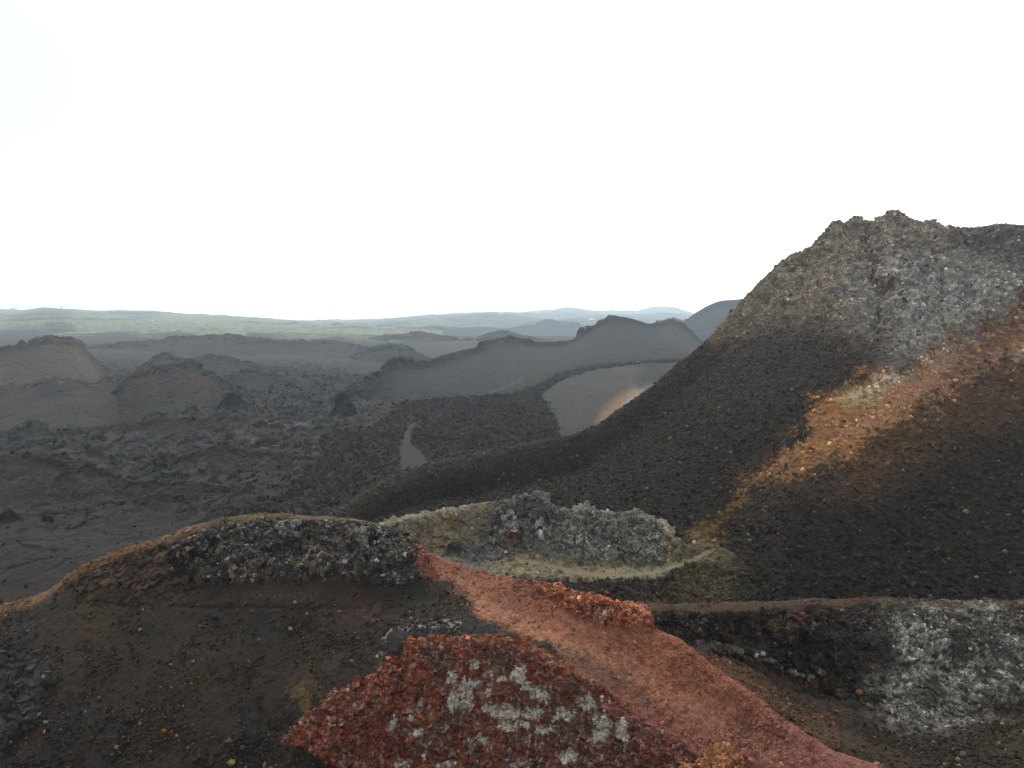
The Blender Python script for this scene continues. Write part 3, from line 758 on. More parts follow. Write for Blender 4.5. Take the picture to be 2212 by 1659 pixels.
B_BASE = [(560, 1205, 92), (740, 1165, 95), (840, 1152, 97), (1000, 1140, 99), (1150, 1135, 100), (1300, 1150, 98), (1400, 1165, 95), (1475, 1190, 91), (1600, 1230, 87.5), (1700, 1296, 79), (1900, 1315, 79), (2212, 1315, 79), (2600, 1330, 78)]
B = Patch([('off', 2, 50, -50, 60), ('off', 2, 12, -4, 10), B_CREST, ('off', 2, -7, -6.0, 50), ('mid', 2, 5, .52, -1.6), B_BASE, ('off', 5, -14, -9)], [10, 16, 50, 160, 240, 14], 560, 2470, 1.9)
x, y = B.x.copy(), B.y.copy()
n1 = fbm(B.P, 14.0, 4, seed=101); n2 = fbm(B.P, 4.0, 4, seed=102); n3 = fbm(B.P, 1.0, 3, seed=103)
wx = x + 44 * n2 + 18 * n3; wy = y + 30 * fbm(B.P, 4.0, 5, seed=104) + 12 * n3
ROCK = [(1560, 705), (1640, 600), (1790, 470), (1930, 430), (2600, 470), (2600, 640), (2190, 655), (2100, 705), (2050, 735), (1990, 770), (1945, 790), (1915, 740), (1850, 720), (1760, 690), (1660, 690), (1600, 720)]
stk = fbm(np.stack([(x * .797 - y * .604) / 150, (x * .604 + y * .797) / 20, 0 * x], -1), 1.0, 5, gain=.6, seed=99)
mrk = sst(60, -60, sd_poly(wx, wy, ROCK) + 60 * n1 + 40 * n3)
BLUE = [(1860, 680), (1860, 600), (1980, 545), (2100, 575), (2230, 590), (2215, 645), (2110, 700), (2050, 735), (1990, 768), (1945, 785), (1930, 700)]
mbl = sst(90, -80, sd_poly(wx, wy, BLUE) + 50 * n1)
ORANGE = [(1480, 1165), (1530, 1130), (1575, 1080), (1590, 1050), (1640, 1018), (1690, 980), (1730, 925), (1755, 868), (1850, 808), (1940, 787), (2010, 752), (2100, 712), (2170, 680), (2240, 630), (2600, 600), (2600, 760), (2150, 800),
          (2050, 855), (1980, 905), (1900, 945), (1840, 995), (1760, 1022), (1700, 1042), (1625, 1062), (1595, 1110), (1545, 1165), (1555, 1205), (1485, 1215)]
sdo = sd_poly(wx, wy, ORANGE)
nf = fbm(B.P, .7, 4, gain=.75, seed=98)
mor = sst(15, -17, sdo + 8 * n1 + 34 * stk + 26 * n3 + 62 * nf)
# the lower toe stays at ground level, the top is broken rock
B.disp((0.9 * n1 * sst(-4, 30, y - pchip(np.array(B_CREST)[:, 0], np.array(B_CREST)[:, 1], np.clip(x, 560, 2600))) + 0.30 * n2) * (0.55 + 0.9 * mrk) + 0.12 * n3)
crb = pchip(np.array(B_CREST)[:, 0], np.array(B_CREST)[:, 1], np.clip(x, 560, 2600))
B.disp(mrk * sst(0, 30, y - crb) * (2.6 * fbm(B.P * np.array([1, .6, .6]), 10.0, 5, gain=.55, seed=105, ridged=True) - .6))
B.disp(-2.2 * mrk * (np.exp(-(sd_line(wx, y, [(1873, 480), (1880, 560), (1890, 600), (1915, 645), (1900, 720)]) / 7) ** 2)))
B.chunk(mrk * .75 * sst(-4, 20, y - crb + 10), 3.2, 106, squash=(1, 1, 1.5)); B.chunk(mrk * 0.5, 1.2, 107, squash=(1, 1, 1.5)); B.chunk(mrk * .3, .55, 100, squash=(1, 1, 1.5)); B.chunk((1 - mrk) * 0.22, 0.7, 108)
B.disp(-0.25 * mor * (1 - mrk))
t1 = cells(B.P, 1.1, 109)[2]
c = np.tile(C(46, 42, 38), (len(x), 1))
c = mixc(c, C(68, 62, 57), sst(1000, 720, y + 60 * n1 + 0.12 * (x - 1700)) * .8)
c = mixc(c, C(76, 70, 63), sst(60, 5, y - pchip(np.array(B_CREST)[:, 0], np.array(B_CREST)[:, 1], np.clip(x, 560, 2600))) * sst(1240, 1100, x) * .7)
c = mixc(c, C(62, 56, 47), sst(1500, 1100, x) * .5 * sst(-.2, .3, n1))
c = mixc(c, C(112, 88, 66), sst(16, 3, sd_line(x + 6 * n2, y + 6 * n2, [(1650, 612), (1610, 660), (1580, 690), (1545, 745)])) * .75)
c = mixc(c, C(146, 135, 120), mrk * .97)
c = mixc(c, C(86, 82, 80), mrk * sst(0.05, .4, fbm(B.P, 8, 4, seed=110)) * .75)
c = mixc(c, C(130, 120, 98), mrk * sst(0.0, .35, fbm(B.P, 6, 3, seed=111)) * sst(1900, 1780, x) * .7)
c = mixc(c, C(142, 142, 138), mbl * .8); c = mixc(c, C(178, 179, 172), mbl * sst(.05, .3, fbm(B.P * np.array([1, 1, 2.]), 1.6, 4, seed=112)) * .85)
c = mixc(c, C(100, 96, 94), mrk * sst(70, 10, y - (500 + .25 * (x - 2050))) * sst(1990, 2080, x) * .85)
c = mixc(c, C(74, 64, 58), mrk * sst(-.1, .2, fbm(B.P, 7, 3, seed=113)) * sst(1.1, .3, np.hypot((wx - 2060) / 110, (wy - 545) / 30)) * .7)
c = mixc(c, C(92, 58, 54), sst(1.1, .4, np.hypot((wx - 1915) / 18, (wy - 615) / 26)) * .75)
c = mixc(c, C(98, 62, 56), sst(1.1, .4, np.hypot((wx - 2225) / 60, (wy - 650) / 40)) * .8)
mk_ = mrk[:, None]; c = c * (1 - mk_ + mk_ * (0.62 + .7 * t1[:, None]))
c = mixc(c, C(88, 88, 90), sst(1.2, .2, np.hypot((wx - 1890) / 70, (wy - 790) / 40)) * sst(-.1, .3, n2) * .7)
# ochre and tan streak
co = np.tile(C(140, 101, 66), (len(x), 1))
co = mixc(co, C(118, 88, 62), sst(-.15, .3, fbm(B.P * np.array([1., 1., .6]), 5, 4, seed=114)) * .85)
co = mixc(co, C(150, 138, 92), sst(1.2, .2, np.hypot((wx - 1850) / 70, (wy - 850) / 40)) * .8)
co = mixc(co, C(180, 170, 148), sst(30, 6, sd_line(wx, wy, [(1860, 850), (1950, 810), (2010, 790), (2090, 750)])) * sst(-.25, .15, n3 + n2) * .85)
co = mixc(co, C(158, 118, 90), sst(34, 6, sd_line(wx, wy, [(1840, 930), (1900, 890), (1960, 850), (2010, 810)])) * .8)
co = mixc(co, C(100, 78, 58), sst(.1, .45, stk + .4 * n3) * .4)
co = mixc(co, C(166, 122, 80), sst(-.05, -.4, stk) * .5)
co = mixc(co, C(62, 52, 44), sst(.12, .42, nf) * .7)
co = mixc(co, C(186, 160, 120), sst(-.16, -.45, nf) * .7)
co = mixc(co, C(100, 74, 56), sst(1980, 2130, wx) * sst(-.3, .3, n2 + .3) * .8)
co = mixc(co, C(150, 136, 118), sst(.0, .3, fbm(B.P * np.array([1, 1, 2.]), 1.5, 4, seed=115)) * sst(1930, 2000, x) * .75)
co = mixc(co, C(112, 92, 58), sst(960, 1080, y) * .85)
c = c * (1 - mor[:, None]) + co * mor[:, None]
under = sst(140, 0, sd_line(wx, wy, [(1850, 1000), (1950, 940), (2060, 880), (2250, 820)]))
c = mixc(c, C(94, 72, 54), under * (1 - mor) * .85)
c = mixc(c, C(74, 64, 56), sst(90, 10, sd_line(wx, wy, [(1640, 1060), (1760, 1040)])) * (1 - mor) * .7)
c = mixc(c, C(86, 76, 54), sst(130, 10, np.hypot(wx - 1540, (wy - 1215) * 1.4)) * (1 - mor) * .85 * sst(-.5, .2, n2))
c = mixc(c, C(110, 98, 70), sst(1, .3, np.hypot((wx - 1505) / 60, (wy - 1175) / 30)) * .8)
c = c * (1 - .25 * ((1 - mrk) * (1 - mor))[:, None])
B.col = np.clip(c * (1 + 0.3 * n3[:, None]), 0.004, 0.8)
B.mrk = mrk; B.mor = mor
zone = np.zeros(len(x), int); zone[mrk > .5] = 1; zone[(mor > .5) & (mrk <= .5)] = 2
BO = B.emit({0: ("hill", "tall black scoria hill with a rocky top rising over the trail", "hill", "structure", M_SCORIA, None),
        1: ("rock_outcrop", "high tan and grey broken rock summit of the black scoria hill", "rock outcrop", None, M_CRUST, None),
        2: ("ground", "long ochre and tan mineral streak down the black scoria hill", "mineral streak", "structure", M_CINDER, None)}, zone)
blocks(BO[1], B, mrk, 9000, powersize(.12, .42, 2.0), rngb, [(.05, C(150, 144, 132)), (.1, C(86, 82, 78))], sink=.55)
log("big hill", len(B.P))

# ================================================================== VALLEY FLOOR
def vrow(D, zs):
    return zr([(p, z, D) for p, z in zip((-400, 0, 300, 600, 850, 1000, 1200, 1400, 1700, 2500), zs)])
V = Patch([vrow(1150, (-30, -30, -30, -32, -36, -37, -37, -37, -37, -37)),
           vrow(850, (-32, -32, -33, -35, -39, -39, -39, -39, -39, -39)),
           vrow(640, (-34, -34, -35, -37, -40, -40, -40, -40, -40, -40)),
           vrow(480, (-37, -37, -37.5, -38, -39.5, -40, -40, -40, -40, -40)),
           vrow(360, (-38, -38, -38, -37.5, -36.5, -36, -37, -41, -41, -41)),
           vrow(290, (-42, -42, -42, -40, -36.3, -35.2, -35.8, -40, -40, -40)),
           vrow(225, (-43.5, -43.5, -43.5, -42, -38, -37, -37.5, -40, -40, -40)),
           vrow(170, (-44, -44, -44.5, -44, -41, -40, -40, -40, -40, -40)),
           vrow(130, (-42, -42.5, -43.5, -44, -44, -44, -44, -44, -44, -44)),
           vrow(100, (-43, -43.5, -45, -46, -46, -46, -46, -46, -46, -46)),
           vrow(70, (-44, -45, -48, -50, -50, -50, -50, -50, -50, -50))], [20, 24, 40, 50, 44, 60, 70, 70, 70, 30], -260, 1700, 2.0)
x, y = V.x.copy(), V.y.copy()
dist = V.P[:, 1]
n1 = fbm(V.P, 45.0, 4, seed=201); n2 = fbm(V.P, 12.0, 4, seed=202); n3 = fbm(V.P, 3.0, 3, seed=203)
wx = x + 26 * n2 + 6 * n3; wy = y + 12 * fbm(V.P, 12.0, 4, seed=204) + 4 * n3
LAVA = [(690, 950), (740, 935), (800, 930), (870, 865), (960, 852), (1100, 848), (1165, 842), (1190, 880), (1205, 905), (1215, 950), (1300, 1010), (1000, 1080), (740, 1140), (500, 1160), (440, 1110), (600, 1090), (700, 1000)]
ml = sst(7, -7, sd_poly(x + 12 * n2 + 4 * n3, y + 7 * n2 + 3 * n3, LAVA))
PALE = [(904, 911), (890, 917), (876, 934), (868, 960), (864, 985), (868, 1012), (876, 1040), (930, 1010), (915, 985), (898, 968), (886, 958), (885, 940), (893, 924), (905, 916)]
mp = sst(4, -4, sd_poly(x + 4 * n2 + 3 * n3, y + 2 * n3, PALE) - 1.5)
rough = sst(90, 180, dist) * sst(680, 420, dist) * (1 - mp) * (1 - .65 * ml)
smooth_l = sst(1020, 1100, y)
hump = fbm(V.P * np.array([1, .5, 1]), 34, 5, seed=205, ridged=True)
V.disp((2.6 * n1 + 1.8 * n2 + 4.0 * np.maximum(hump, -.2)) * rough * sst(940, 640, x) * (1 - .35 * smooth_l) + .7 * n2 * (1 - mp) + 0.22 * n3 * (1 - mp))
V.chunk(rough * sst(900, 650, x) * (1 - .35 * smooth_l) * sst(.0, .4, hump + n2 * .4) * 1.8, 4.5, 206, squash=(1, .6, 1.6))
V.chunk(ml * (1 - mp) * 0.8, 1.6, 207); V.chunk((1 - ml) * (1 - mp) * rough * .25, 1.6, 208)
t1 = cells(V.P, 2.2, 209)[2]
c = np.tile(C(54, 50, 46), (len(x), 1))
c = mixc(c, C(70, 64, 58), sst(-.2, .35, n1 + .4 * n2) * .8)
c = mixc(c, C(64, 52, 45), sst(0, .35, fbm(V.P, 25, 3, seed=210)) * .7)
c = mixc(c, C(70, 72, 70), sst(.1, .4, fbm(V.P, 18, 4, seed=211)) * .7 * sst(1000, 900, y))
c = mixc(c, C(96, 94, 90), sst(.62, .85, t1) * sst(.15, .4, fbm(V.P, 9, 4, seed=212)) * .75 * (1 - smooth_l))
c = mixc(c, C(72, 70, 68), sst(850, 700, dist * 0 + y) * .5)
rk = sst(.0, .3, hump + .3 * n3) * rough * sst(1000, 700, x)
c = mixc(c, C(92, 90, 86), rk * .7 * sst(.2, .8, t1)); c = mixc(c, C(38, 36, 35), rk * sst(.4, .1, t1) * .7)
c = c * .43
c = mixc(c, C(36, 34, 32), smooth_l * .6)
c = mixc(c, C(38, 33, 30), ml); c = mixc(c, C(50, 41, 36), ml * sst(0, .35, fbm(V.P, 6, 4, seed=213)) * .7)
c = mixc(c, C(52, 51, 51), mp * .9)
for cx, cy, rx, ry in ((560, 955, 60, 5), (600, 935, 40, 4), (300, 962, 30, 4), (520, 985, 90, 3), (650, 930, 45, 4), (95, 930, 25, 5)):
    c = mixc(c, C(112, 112, 110), sst(1.1, .3, np.hypot((wx - cx) / rx, (wy - cy) / ry)) * .6)
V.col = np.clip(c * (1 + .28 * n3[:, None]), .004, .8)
zone = np.zeros(len(x), int); zone[ml > .5] = 1; zone[mp > .5] = 2
V.emit({0: ("valley", "wide charcoal valley of old hummocky lava below the far green slopes", "lava valley", "structure", M_VALLEY, None),
        1: ("lava_field", "brownish black clinker lava field beyond the toe of the big hill", "lava field", "structure", M_SCORIA, None),
        2: ("path", "pale grey cinder trail winding through the dark lava field", "footpath", "structure", M_CINDER, None)}, zone)
V.ml = ml; V.mp = mp; V.rough = rough
log("valley", len(V.P))

# ================================================================== MIDDLE RIDGE with the dark peak
M_CREST = [(600, 905, 290), (640, 882, 300), (700, 866, 310), (730, 848, 318), (745, 850, 322), (760, 832, 330), (800, 808, 345), (815, 806, 350), (835, 783, 360), (850, 778, 364), (872, 775, 370), (900, 780, 380), (925, 778, 385), (960, 766, 410), (985, 760, 425), (1000, 756, 440),
           (1030, 748, 455), (1034, 740, 457), (1060, 733, 480), (1100, 727, 500), (1150, 735, 520), (1175, 738, 530), (1210, 737, 545), (1244, 729, 560), (1247, 718, 562), (1256, 710, 564), (1280, 706, 568), (1287, 703, 570), (1291, 694, 573), (1308, 687, 576), (1316, 681, 580),
           (1345, 684, 582), (1380, 693, 588), (1404, 699, 590), (1425, 695, 596), (1450, 689, 600), (1475, 697, 600), (1500, 720, 598), (1525, 742, 590), (1600, 770, 580), (1700, 790, 570)]
M_BASE = [(600, 940, 262), (700, 925, 268), (780, 905, 275), (870, 872, 288), (950, 857, 300), (1100, 848, 318), (1160, 838, 335), (1200, 815, 370), (1260, 797, 402), (1350, 789, 430), (1480, 778, 450), (1700, 775, 455)]
M = Patch([('off', 2, 160, -45, 60), ('off', 2, 20, -4, 10), M_CREST, ('off', 2, -9, -4.2, 40), ('mid', 2, 5, .5, -2.0), M_BASE, ('off', 5, -34, -13)], [8, 10, 30, 60, 70, 30], 600, 1640, 1.7)
x, y = M.x.copy(), M.y.copy()
n1 = fbm(M.P, 40, 4, seed=221); n2 = fbm(M.P, 10, 4, seed=222); n3 = fbm(M.P, 2.5, 3, seed=223)
wx = x + 14 * n2 + 5 * n3; wy = y + 8 * n2 + 4 * n3
crest = pchip(np.array(M_CREST)[:, 0], np.array(M_CREST)[:, 1], np.clip(x, 600, 1700))
BAND = [(1110, 846), (1160, 832), (1200, 808), (1260, 792), (1350, 783), (1500, 772), (1700, 766), (1700, 782), (1500, 786), (1350, 796), (1270, 808), (1200, 836), (1165, 850)]
mb_ = sst(4, -4, sd_poly(x + 5 * n2, y + 3 * n3, BAND))
cr2 = sst(16, 2, y - crest + 4 * n2) * np.maximum(np.exp(-((x - 865) / 60) ** 2), np.maximum(np.exp(-((x - 1265) / 22) ** 2), np.maximum(.6 * np.exp(-((x - 1100) / 60) ** 2), np.exp(-((x - 740) / 30) ** 2))))
left = sst(900, 760, x)
M.disp(1.2 * n1 * sst(0, 20, y - crest) + .5 * n2 + .25 * n3 + left * (1.2 * n2 + .5 * n3))
M.chunk(cr2 * 3.0, 5.0, 224, squash=(1, .7, 1.2)); M.chunk(mb_ * 2.2, 3.0, 225); M.chunk(left * 1.4, 3.5, 226); M.chunk((1 - mb_) * .35, 2.0, 227)
t1 = cells(M.P, 2.5, 228)[2]
c = np.tile(C(62, 60, 58), (len(x), 1))
c = mixc(c, C(76, 70, 60), sst(-.1, .4, n1) * sst(1000, 1150, x) * sst(1350, 1200, x) * .8)
c = mixc(c, C(50, 50, 51), cr2)
c = mixc(c, C(70, 64, 58), left * sst(-.1, .3, n2) * .7)
c = mixc(c, C(88, 82, 70), sst(40, 8, sd_line(wx, wy, [(1450, 715), (1500, 745), (1560, 760)])) * .7)
c = mixc(c, C(96, 92, 88), sst(.8, .95, t1) * sst(.1, .35, n2) * .5)
c = mixc(c, C(42, 40, 38) , mb_)
c = mixc(c, C(104, 104, 104), sst(3, 1, sd_line(wx, wy, [(1062, 846), (1110, 832), (1128, 815)])) * .7)
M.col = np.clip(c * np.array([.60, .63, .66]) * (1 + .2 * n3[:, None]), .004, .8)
zone = (mb_ > .5).astype(int)
M.emit({0: ("ridge", "slate grey lava ridge rising to a blunt dark peak beyond the lava field", "ridge", "structure", M_VALLEY, None),
        1: ("lava_field", "narrow black clinker band between the grey ridge and the smooth fan", "lava field", "structure", M_SCORIA, None)}, zone)
M.left = left
# smooth fan with the ochre sliver
S = Patch([[(1120, 838, 350), (1180, 832, 352), (1260, 800, 400), (1350, 788, 432), (1480, 776, 452), (1700, 770, 456)],
           [(1120, 860, 294), (1180, 862, 296), (1260, 840, 330), (1330, 826, 366), (1370, 818, 372), (1400, 815, 380), (1480, 812, 390), (1700, 805, 400)],
           [(1120, 890, 264), (1200, 895, 257), (1260, 885, 262), (1310, 868, 277), (1350, 848, 298), (1385, 838, 312), (1410, 838, 312), (1480, 850, 300), (1700, 860, 290)],
           [(1120, 950, 210), (1215, 955, 204), (1300, 930, 213), (1350, 905, 228), (1420, 900, 232), (1700, 900, 232)],
           [(1120, 1020, 180), (1400, 1010, 180), (1700, 1000, 180)]], [40, 50, 60, 24], 1150, 1600, 1.4)
x, y = S.x.copy(), S.y.copy()
n1 = fbm(S.P, 30, 3, seed=231); n2 = fbm(S.P, 8, 4, seed=232); n3 = fbm(S.P, 2, 3, seed=233)
fan_edge = sd_poly(x + 10 * n2, y + 6 * n2, [(1168, 852), (1230, 815), (1290, 800), (1400, 785), (1700, 780), (1700, 1100), (1225, 1000), (1213, 945), (1205, 905), (1188, 880)])
out = sst(0, 6, fan_edge)
S.disp(-3.0 * out + .5 * n1 * sst(1170, 1230, x) + .1 * n2)
nub = np.exp(-(((x - 1350) / 40) ** 2 + ((y - 808) / 12) ** 2))
S.disp(1.6 * nub - 2.2 * np.exp(-(((x - 1382) / 10) ** 2 + ((y - 818) / 15) ** 2)))
S.chunk(sst(1370, 1400, x) * .6, 2.0, 234)
c = np.tile(C(52, 49, 46), (len(x), 1))
c = mixc(c, C(61, 56, 50), sst(-.2, .4, n1) * .6)
c = mixc(c, C(74, 68, 62), nub * .7)
c = mixc(c, C(80, 72, 64), sst(1420, 1470, x + 20 * n2) * sst(820, 800, y) * .7)
n3 = n3 + .8 * fbm(np.stack([(x * .75 + y * .66) / 4, (y * .75 - x * .66) / 26, 0 * x], -1), 1.0, 4, seed=239)
orx = sd_poly(x + 5 * n2 + 6 * n3, y + 4 * n2, [(1292, 912), (1300, 892), (1330, 866), (1355, 848), (1375, 840), (1405, 836), (1420, 845), (1360, 900), (1320, 930)])
c = mixc(c, C(104, 86, 66), sst(16, 0, orx + 8 * n3) * .6)
c = mixc(c, C(116, 92, 68), sst(6, -8, orx + 8 * n3))
c = mixc(c, C(122, 112, 90), sst(4, -6, orx) * sst(1345, 1375, x + 8 * n2) * .8)
c = mixc(c, C(132, 133, 128), sst(12, 4, sd_line(x + 3 * n3, y, [(1415, 838), (1385, 855), (1350, 880)])) * sst(-.4, .0, n3) * .9)
c = mixc(c, C(48, 48, 48), sst(1, .3, np.hypot((x - 1385) / 16, (y - 818) / 16)) * .8)
S.col = np.clip(c * (1 + .24 * n3[:, None]), .004, .8)
S.emit({0: ("hill", "smooth taupe cinder fan with a bright ochre sliver behind the big hill", "cinder fan", "structure", M_CINDER, None)})
log("ridge", len(M.P) + len(S.P))

# ================================================================== LESSER RIDGES AND CONES
def ridge(name, label, cat, crest, D, run, drop, tint, seed, mat, step=2.0, amp=1.0, crag=0, back=None, paint=None, kind="structure", toe=60, subs=(50, 6)):
    k = D / 400.0
    rows = [('off', 2, (back or run), -drop * 1.3, 60), ('off', 2, run * .12, -drop * .06, 10), [(p, q, D if len(r) == 0 else r[0]) for p, q, *r in crest],
            ('off', 2, -run * .14, -drop * .2, 36), ('off', 2, -run * .5, -drop * .56, 70), ('off', 2, -run, -drop, 120), ('off', 5, -run * .3, -drop * .3)]
    P = Patch(rows, [6, 8, 26, subs[0], subs[0], subs[1]], crest[0][0], crest[-1][0], step)
    a = fbm(P.P, 30 * k, 4, seed=seed); b = fbm(P.P, 8 * k, 4, seed=seed + 4); d = fbm(P.P, 2.2 * k, 3, seed=seed + 8)
    P.n = (a, b, d)
    cy = pchip(np.array([q[0] for q in crest]), np.array([q[1] for q in crest]), np.clip(P.x, crest[0][0], crest[-1][0]))
    P.dc = P.y - cy
    P.disp(amp * k * (1.5 * a * sst(0, 14, P.dc) + .7 * b + .25 * d))
    if crag: P.chunk(sst(26, 2, P.dc + 8 * b) * crag * k, 5 * k, seed + 11, squash=(1, .7, 1.2)); P.chunk(np.full(len(P.P), crag * k * .3), 2 * k, seed + 12)
    c = np.tile(C(*tint), (len(P.P), 1)) * (1 + .35 * a[:, None] + .25 * b[:, None])
    if paint is not None: c = paint(P, c)
    P.col = np.clip(c * .68 * (1 + .2 * d[:, None]), .004, .8)
    P.emit({0: (name, label, cat, kind, mat, None)})
    return P

def p_cone(P, c):
    c = mixc(c, C(92, 82, 74), sst(12, 40, P.dc + 12 * P.n[1]) * .7)
    c = mixc(c, C(112, 96, 84), sst(30, 8, sd_line(P.x + 8 * P.n[1], P.y, [(172, 750), (180, 775), (200, 800)])) * .7)
    return mixc(c, C(62, 62, 64), sst(60, 10, P.dc + 20 * P.n[1]) * sst(90, 0, P.x) * .6)
R8 = ridge("hill", "reddish brown spatter cone with a ragged top at the photo's left edge", "cone",
      [(-260, 790), (-150, 765), (-80, 755), (0, 750), (38, 742), (46, 734), (58, 740), (70, 731), (90, 727), (112, 724), (130, 728), (150, 727), (165, 735), (175, 738), (184, 752), (196, 764), (212, 780), (235, 800), (262, 822), (300, 850)],
      400, 90, 26, (78, 72, 68), 301, M_VALLEY, 1.7, .9, 1.2, paint=p_cone)
def p_cone2(P, c):
    c = mixc(c, C(84, 72, 58), sst(1.1, .3, np.hypot((P.x - 300) / 60, (P.y - 815) / 25)) * .6)
    c = mixc(c, C(86, 66, 54), sst(1.1, .2, np.hypot((P.x - 425 + 20 * P.n[1]) / 40, (P.y - 830 + 15 * P.n[1]) / 35)) * .8)
    return mixc(c, C(50, 50, 52), sst(16, 2, P.dc + 8 * P.n[1]) * sst(360, 400, P.x) * .7)
R9 = ridge("hill", "craggy dark spatter cone with a pointed crest in the middle of the valley", "cone",
      [(225, 872), (250, 845), (275, 818), (300, 801), (330, 792), (360, 788), (385, 786), (396, 783), (402, 778), (414, 777), (420, 784), (432, 790), (440, 799), (462, 803), (478, 818), (500, 836), (512, 856), (545, 880), (580, 892)],
      318, 58, 16, (66, 61, 57), 321, M_VALLEY, 1.4, .9, 2.0, paint=p_cone2)
def p_pit(P, c):
    pit = sst(1.1, .4, np.hypot((P.x - 115 + 18 * P.n[1]) / 62, (P.y - 845 + 14 * P.n[1]) / 22))
    c = mixc(c, C(48, 46, 46), pit * .85)
    c = mixc(c, C(84, 60, 50), sst(1.0, .4, np.hypot((P.x - 70) / 22, (P.y - 842) / 16)) * .8)
    return mixc(c, C(112, 112, 108), sst(1.0, .3, np.hypot((P.x - 128 + 10 * P.n[2]) / 20, (P.y - 825 + 8 * P.n[2]) / 7)) * .7)
RA = ridge("hill", "low rubbly lava swell with a dark pit in front of the reddish cone", "lava swell",
      [(-260, 850), (-60, 842), (0, 838), (50, 832), (85, 822), (130, 815), (170, 820), (210, 832), (260, 850), (300, 868), (340, 885)],
      320, 60, 11, (68, 64, 60), 341, M_VALLEY, 1.7, 1.0, 1.0, paint=p_pit)
RB = ridge("hill", "broad bluish dark lava shield behind the craggy spatter cone", "lava swell",
      [(280, 806), (310, 786), (325, 776), (345, 764), (368, 762), (385, 772), (410, 776), (430, 770), (455, 765), (480, 769), (520, 778), (560, 786), (620, 797), (680, 806), (740, 818)],
      450, 90, 14, (52, 53, 54), 361, M_VALLEY, 1.7, .9, 1.3)
RC = ridge("hill", "dark hump crowded with lava blocks right of the craggy cone", "lava swell",
      [(450, 850), (480, 822), (505, 805), (530, 796), (560, 800), (580, 806), (610, 812), (640, 822), (680, 838), (720, 856)],
      370, 60, 11, (60, 59, 57), 371, M_VALLEY, 1.6, 1.0, 1.6)
RD = ridge("hill", "long dark ridge with a rounded top left of the slate ridge", "ridge",
      [(640, 818), (700, 800), (740, 782), (775, 763), (800, 753), (830, 744), (855, 744), (880, 748), (905, 762), (925, 772), (960, 785), (1010, 800)],
      620, 120, 24, (50, 56, 57), 381, M_VALLEY, 1.7, .8, 1.2)
RJ = ridge("hill", "long dark lava slope with a broken brow under the far green hillside", "ridge",
      [(-260, 760), (0, 752), (160, 748), (230, 742), (280, 738), (330, 736), (358, 730), (420, 726), (470, 722), (520, 726), (570, 733), (640, 736), (700, 735), (740, 738), (800, 750), (880, 765)],
      700, 200, 24, (58, 56, 54), 441, M_VALLEY, 1.7, 1.0, 1.2)
RE = ridge("hill", "grey brown ridge spanning the valley behind the long dark ridge", "ridge",
      [(560, 770), (640, 752), (700, 742), (770, 738), (800, 731), (830, 726), (860, 722), (885, 718), (915, 717), (940, 722), (970, 727), (1005, 732), (1030, 730), (1050, 722), (1072, 714), (1095, 716), (1120, 722), (1180, 735), (1260, 750)],
      1000, 170, 29, (58, 57, 57), 391, M_FAR, 1.7, .8, 1.0)
RF = ridge("hill", "hazy blue hump with a flat topped shoulder behind the dark peak", "hill",
      [(1060, 738), (1090, 728), (1110, 718), (1130, 708), (1155, 701), (1165, 695), (1180, 690), (1193, 691), (1212, 697), (1230, 697), (1248, 697), (1253, 701), (1275, 703), (1290, 702), (1310, 710), (1340, 722)],
      2000, 300, 52, (60, 61, 62), 401, M_FAR, 1.4, .8, 1.0)
RG = ridge("hill", "bluish hump in the valley at the foot of the far green slope", "hill",
      [(640, 722), (680, 715), (702, 708), (720, 700), (733, 697), (745, 702), (760, 706), (800, 705), (830, 702), (855, 706), (880, 706), (905, 711), (940, 719), (965, 725), (1010, 732)],
      2000, 290, 36, (62, 62, 62), 411, M_FAR, 1.7, .8, .8)
RH = ridge("hill", "smooth slate hill peeping out behind the big hill's flank", "hill",
      [(1400, 722), (1440, 712), (1470, 698), (1490, 685), (1510, 671), (1530, 660), (1550, 652), (1575, 648), (1600, 646), (1640, 641), (1690, 640), (1760, 650)],
      1000, 170, 46, (52, 55, 57), 421, M_FAR, 1.5, .5, 0)
RI = ridge("hill", "small flat topped crag on the skyline before the smooth slate hill", "crag",
      [(1390, 712), (1416, 705), (1420, 693), (1436, 692), (1442, 686), (1462, 686), (1474, 691), (1490, 689), (1500, 694), (1540, 704)],
      1500, 160, 30, (58, 58, 60), 431, M_FAR, 1.2, .5, 1.2)
def crag(label, crest, D, run, drop, tint, seed, am=1.6):
    def pt(P, c):
        t = cells(P.P, 1.6, seed + 3)[2]
        return c * (.55 + .9 * t[:, None])
    return ridge("rock_outcrop", label, "rock outcrop", crest, D, run, drop, tint, seed, M_VALLEY, 1.2, .8, am, paint=pt, kind=None, subs=(30, 6))
def swell(label, crest, D, run, drop, tint, seed):
    def pt(P, c):
        t = cells(P.P, 2.0, seed + 3)[2]
        c = c * (.55 + .8 * t[:, None])
        return mixc(c, C(40, 37, 35), sst(-.1, .3, P.n[1]) * .6)
    return ridge("hill", label, "lava swell", crest, D, run, drop, tint, seed, M_VALLEY, 1.5, 1.3, 1.5, paint=pt, subs=(44, 6))
swell("brown black lava swell with a broken crest below the pale slab flats", [(110, 955), (160, 938), (220, 924), (290, 914), (340, 905), (420, 902), (500, 900), (560, 906), (620, 912), (680, 926), (720, 945)], 252, 24, 7, (62, 54, 48), 811)
swell("dark lobed lava swell in the left centre of the valley floor", [(330, 1020), (380, 992), (430, 972), (480, 962), (530, 970), (590, 978), (650, 986), (700, 1004), (740, 1022)], 205, 20, 6, (56, 50, 45), 821)
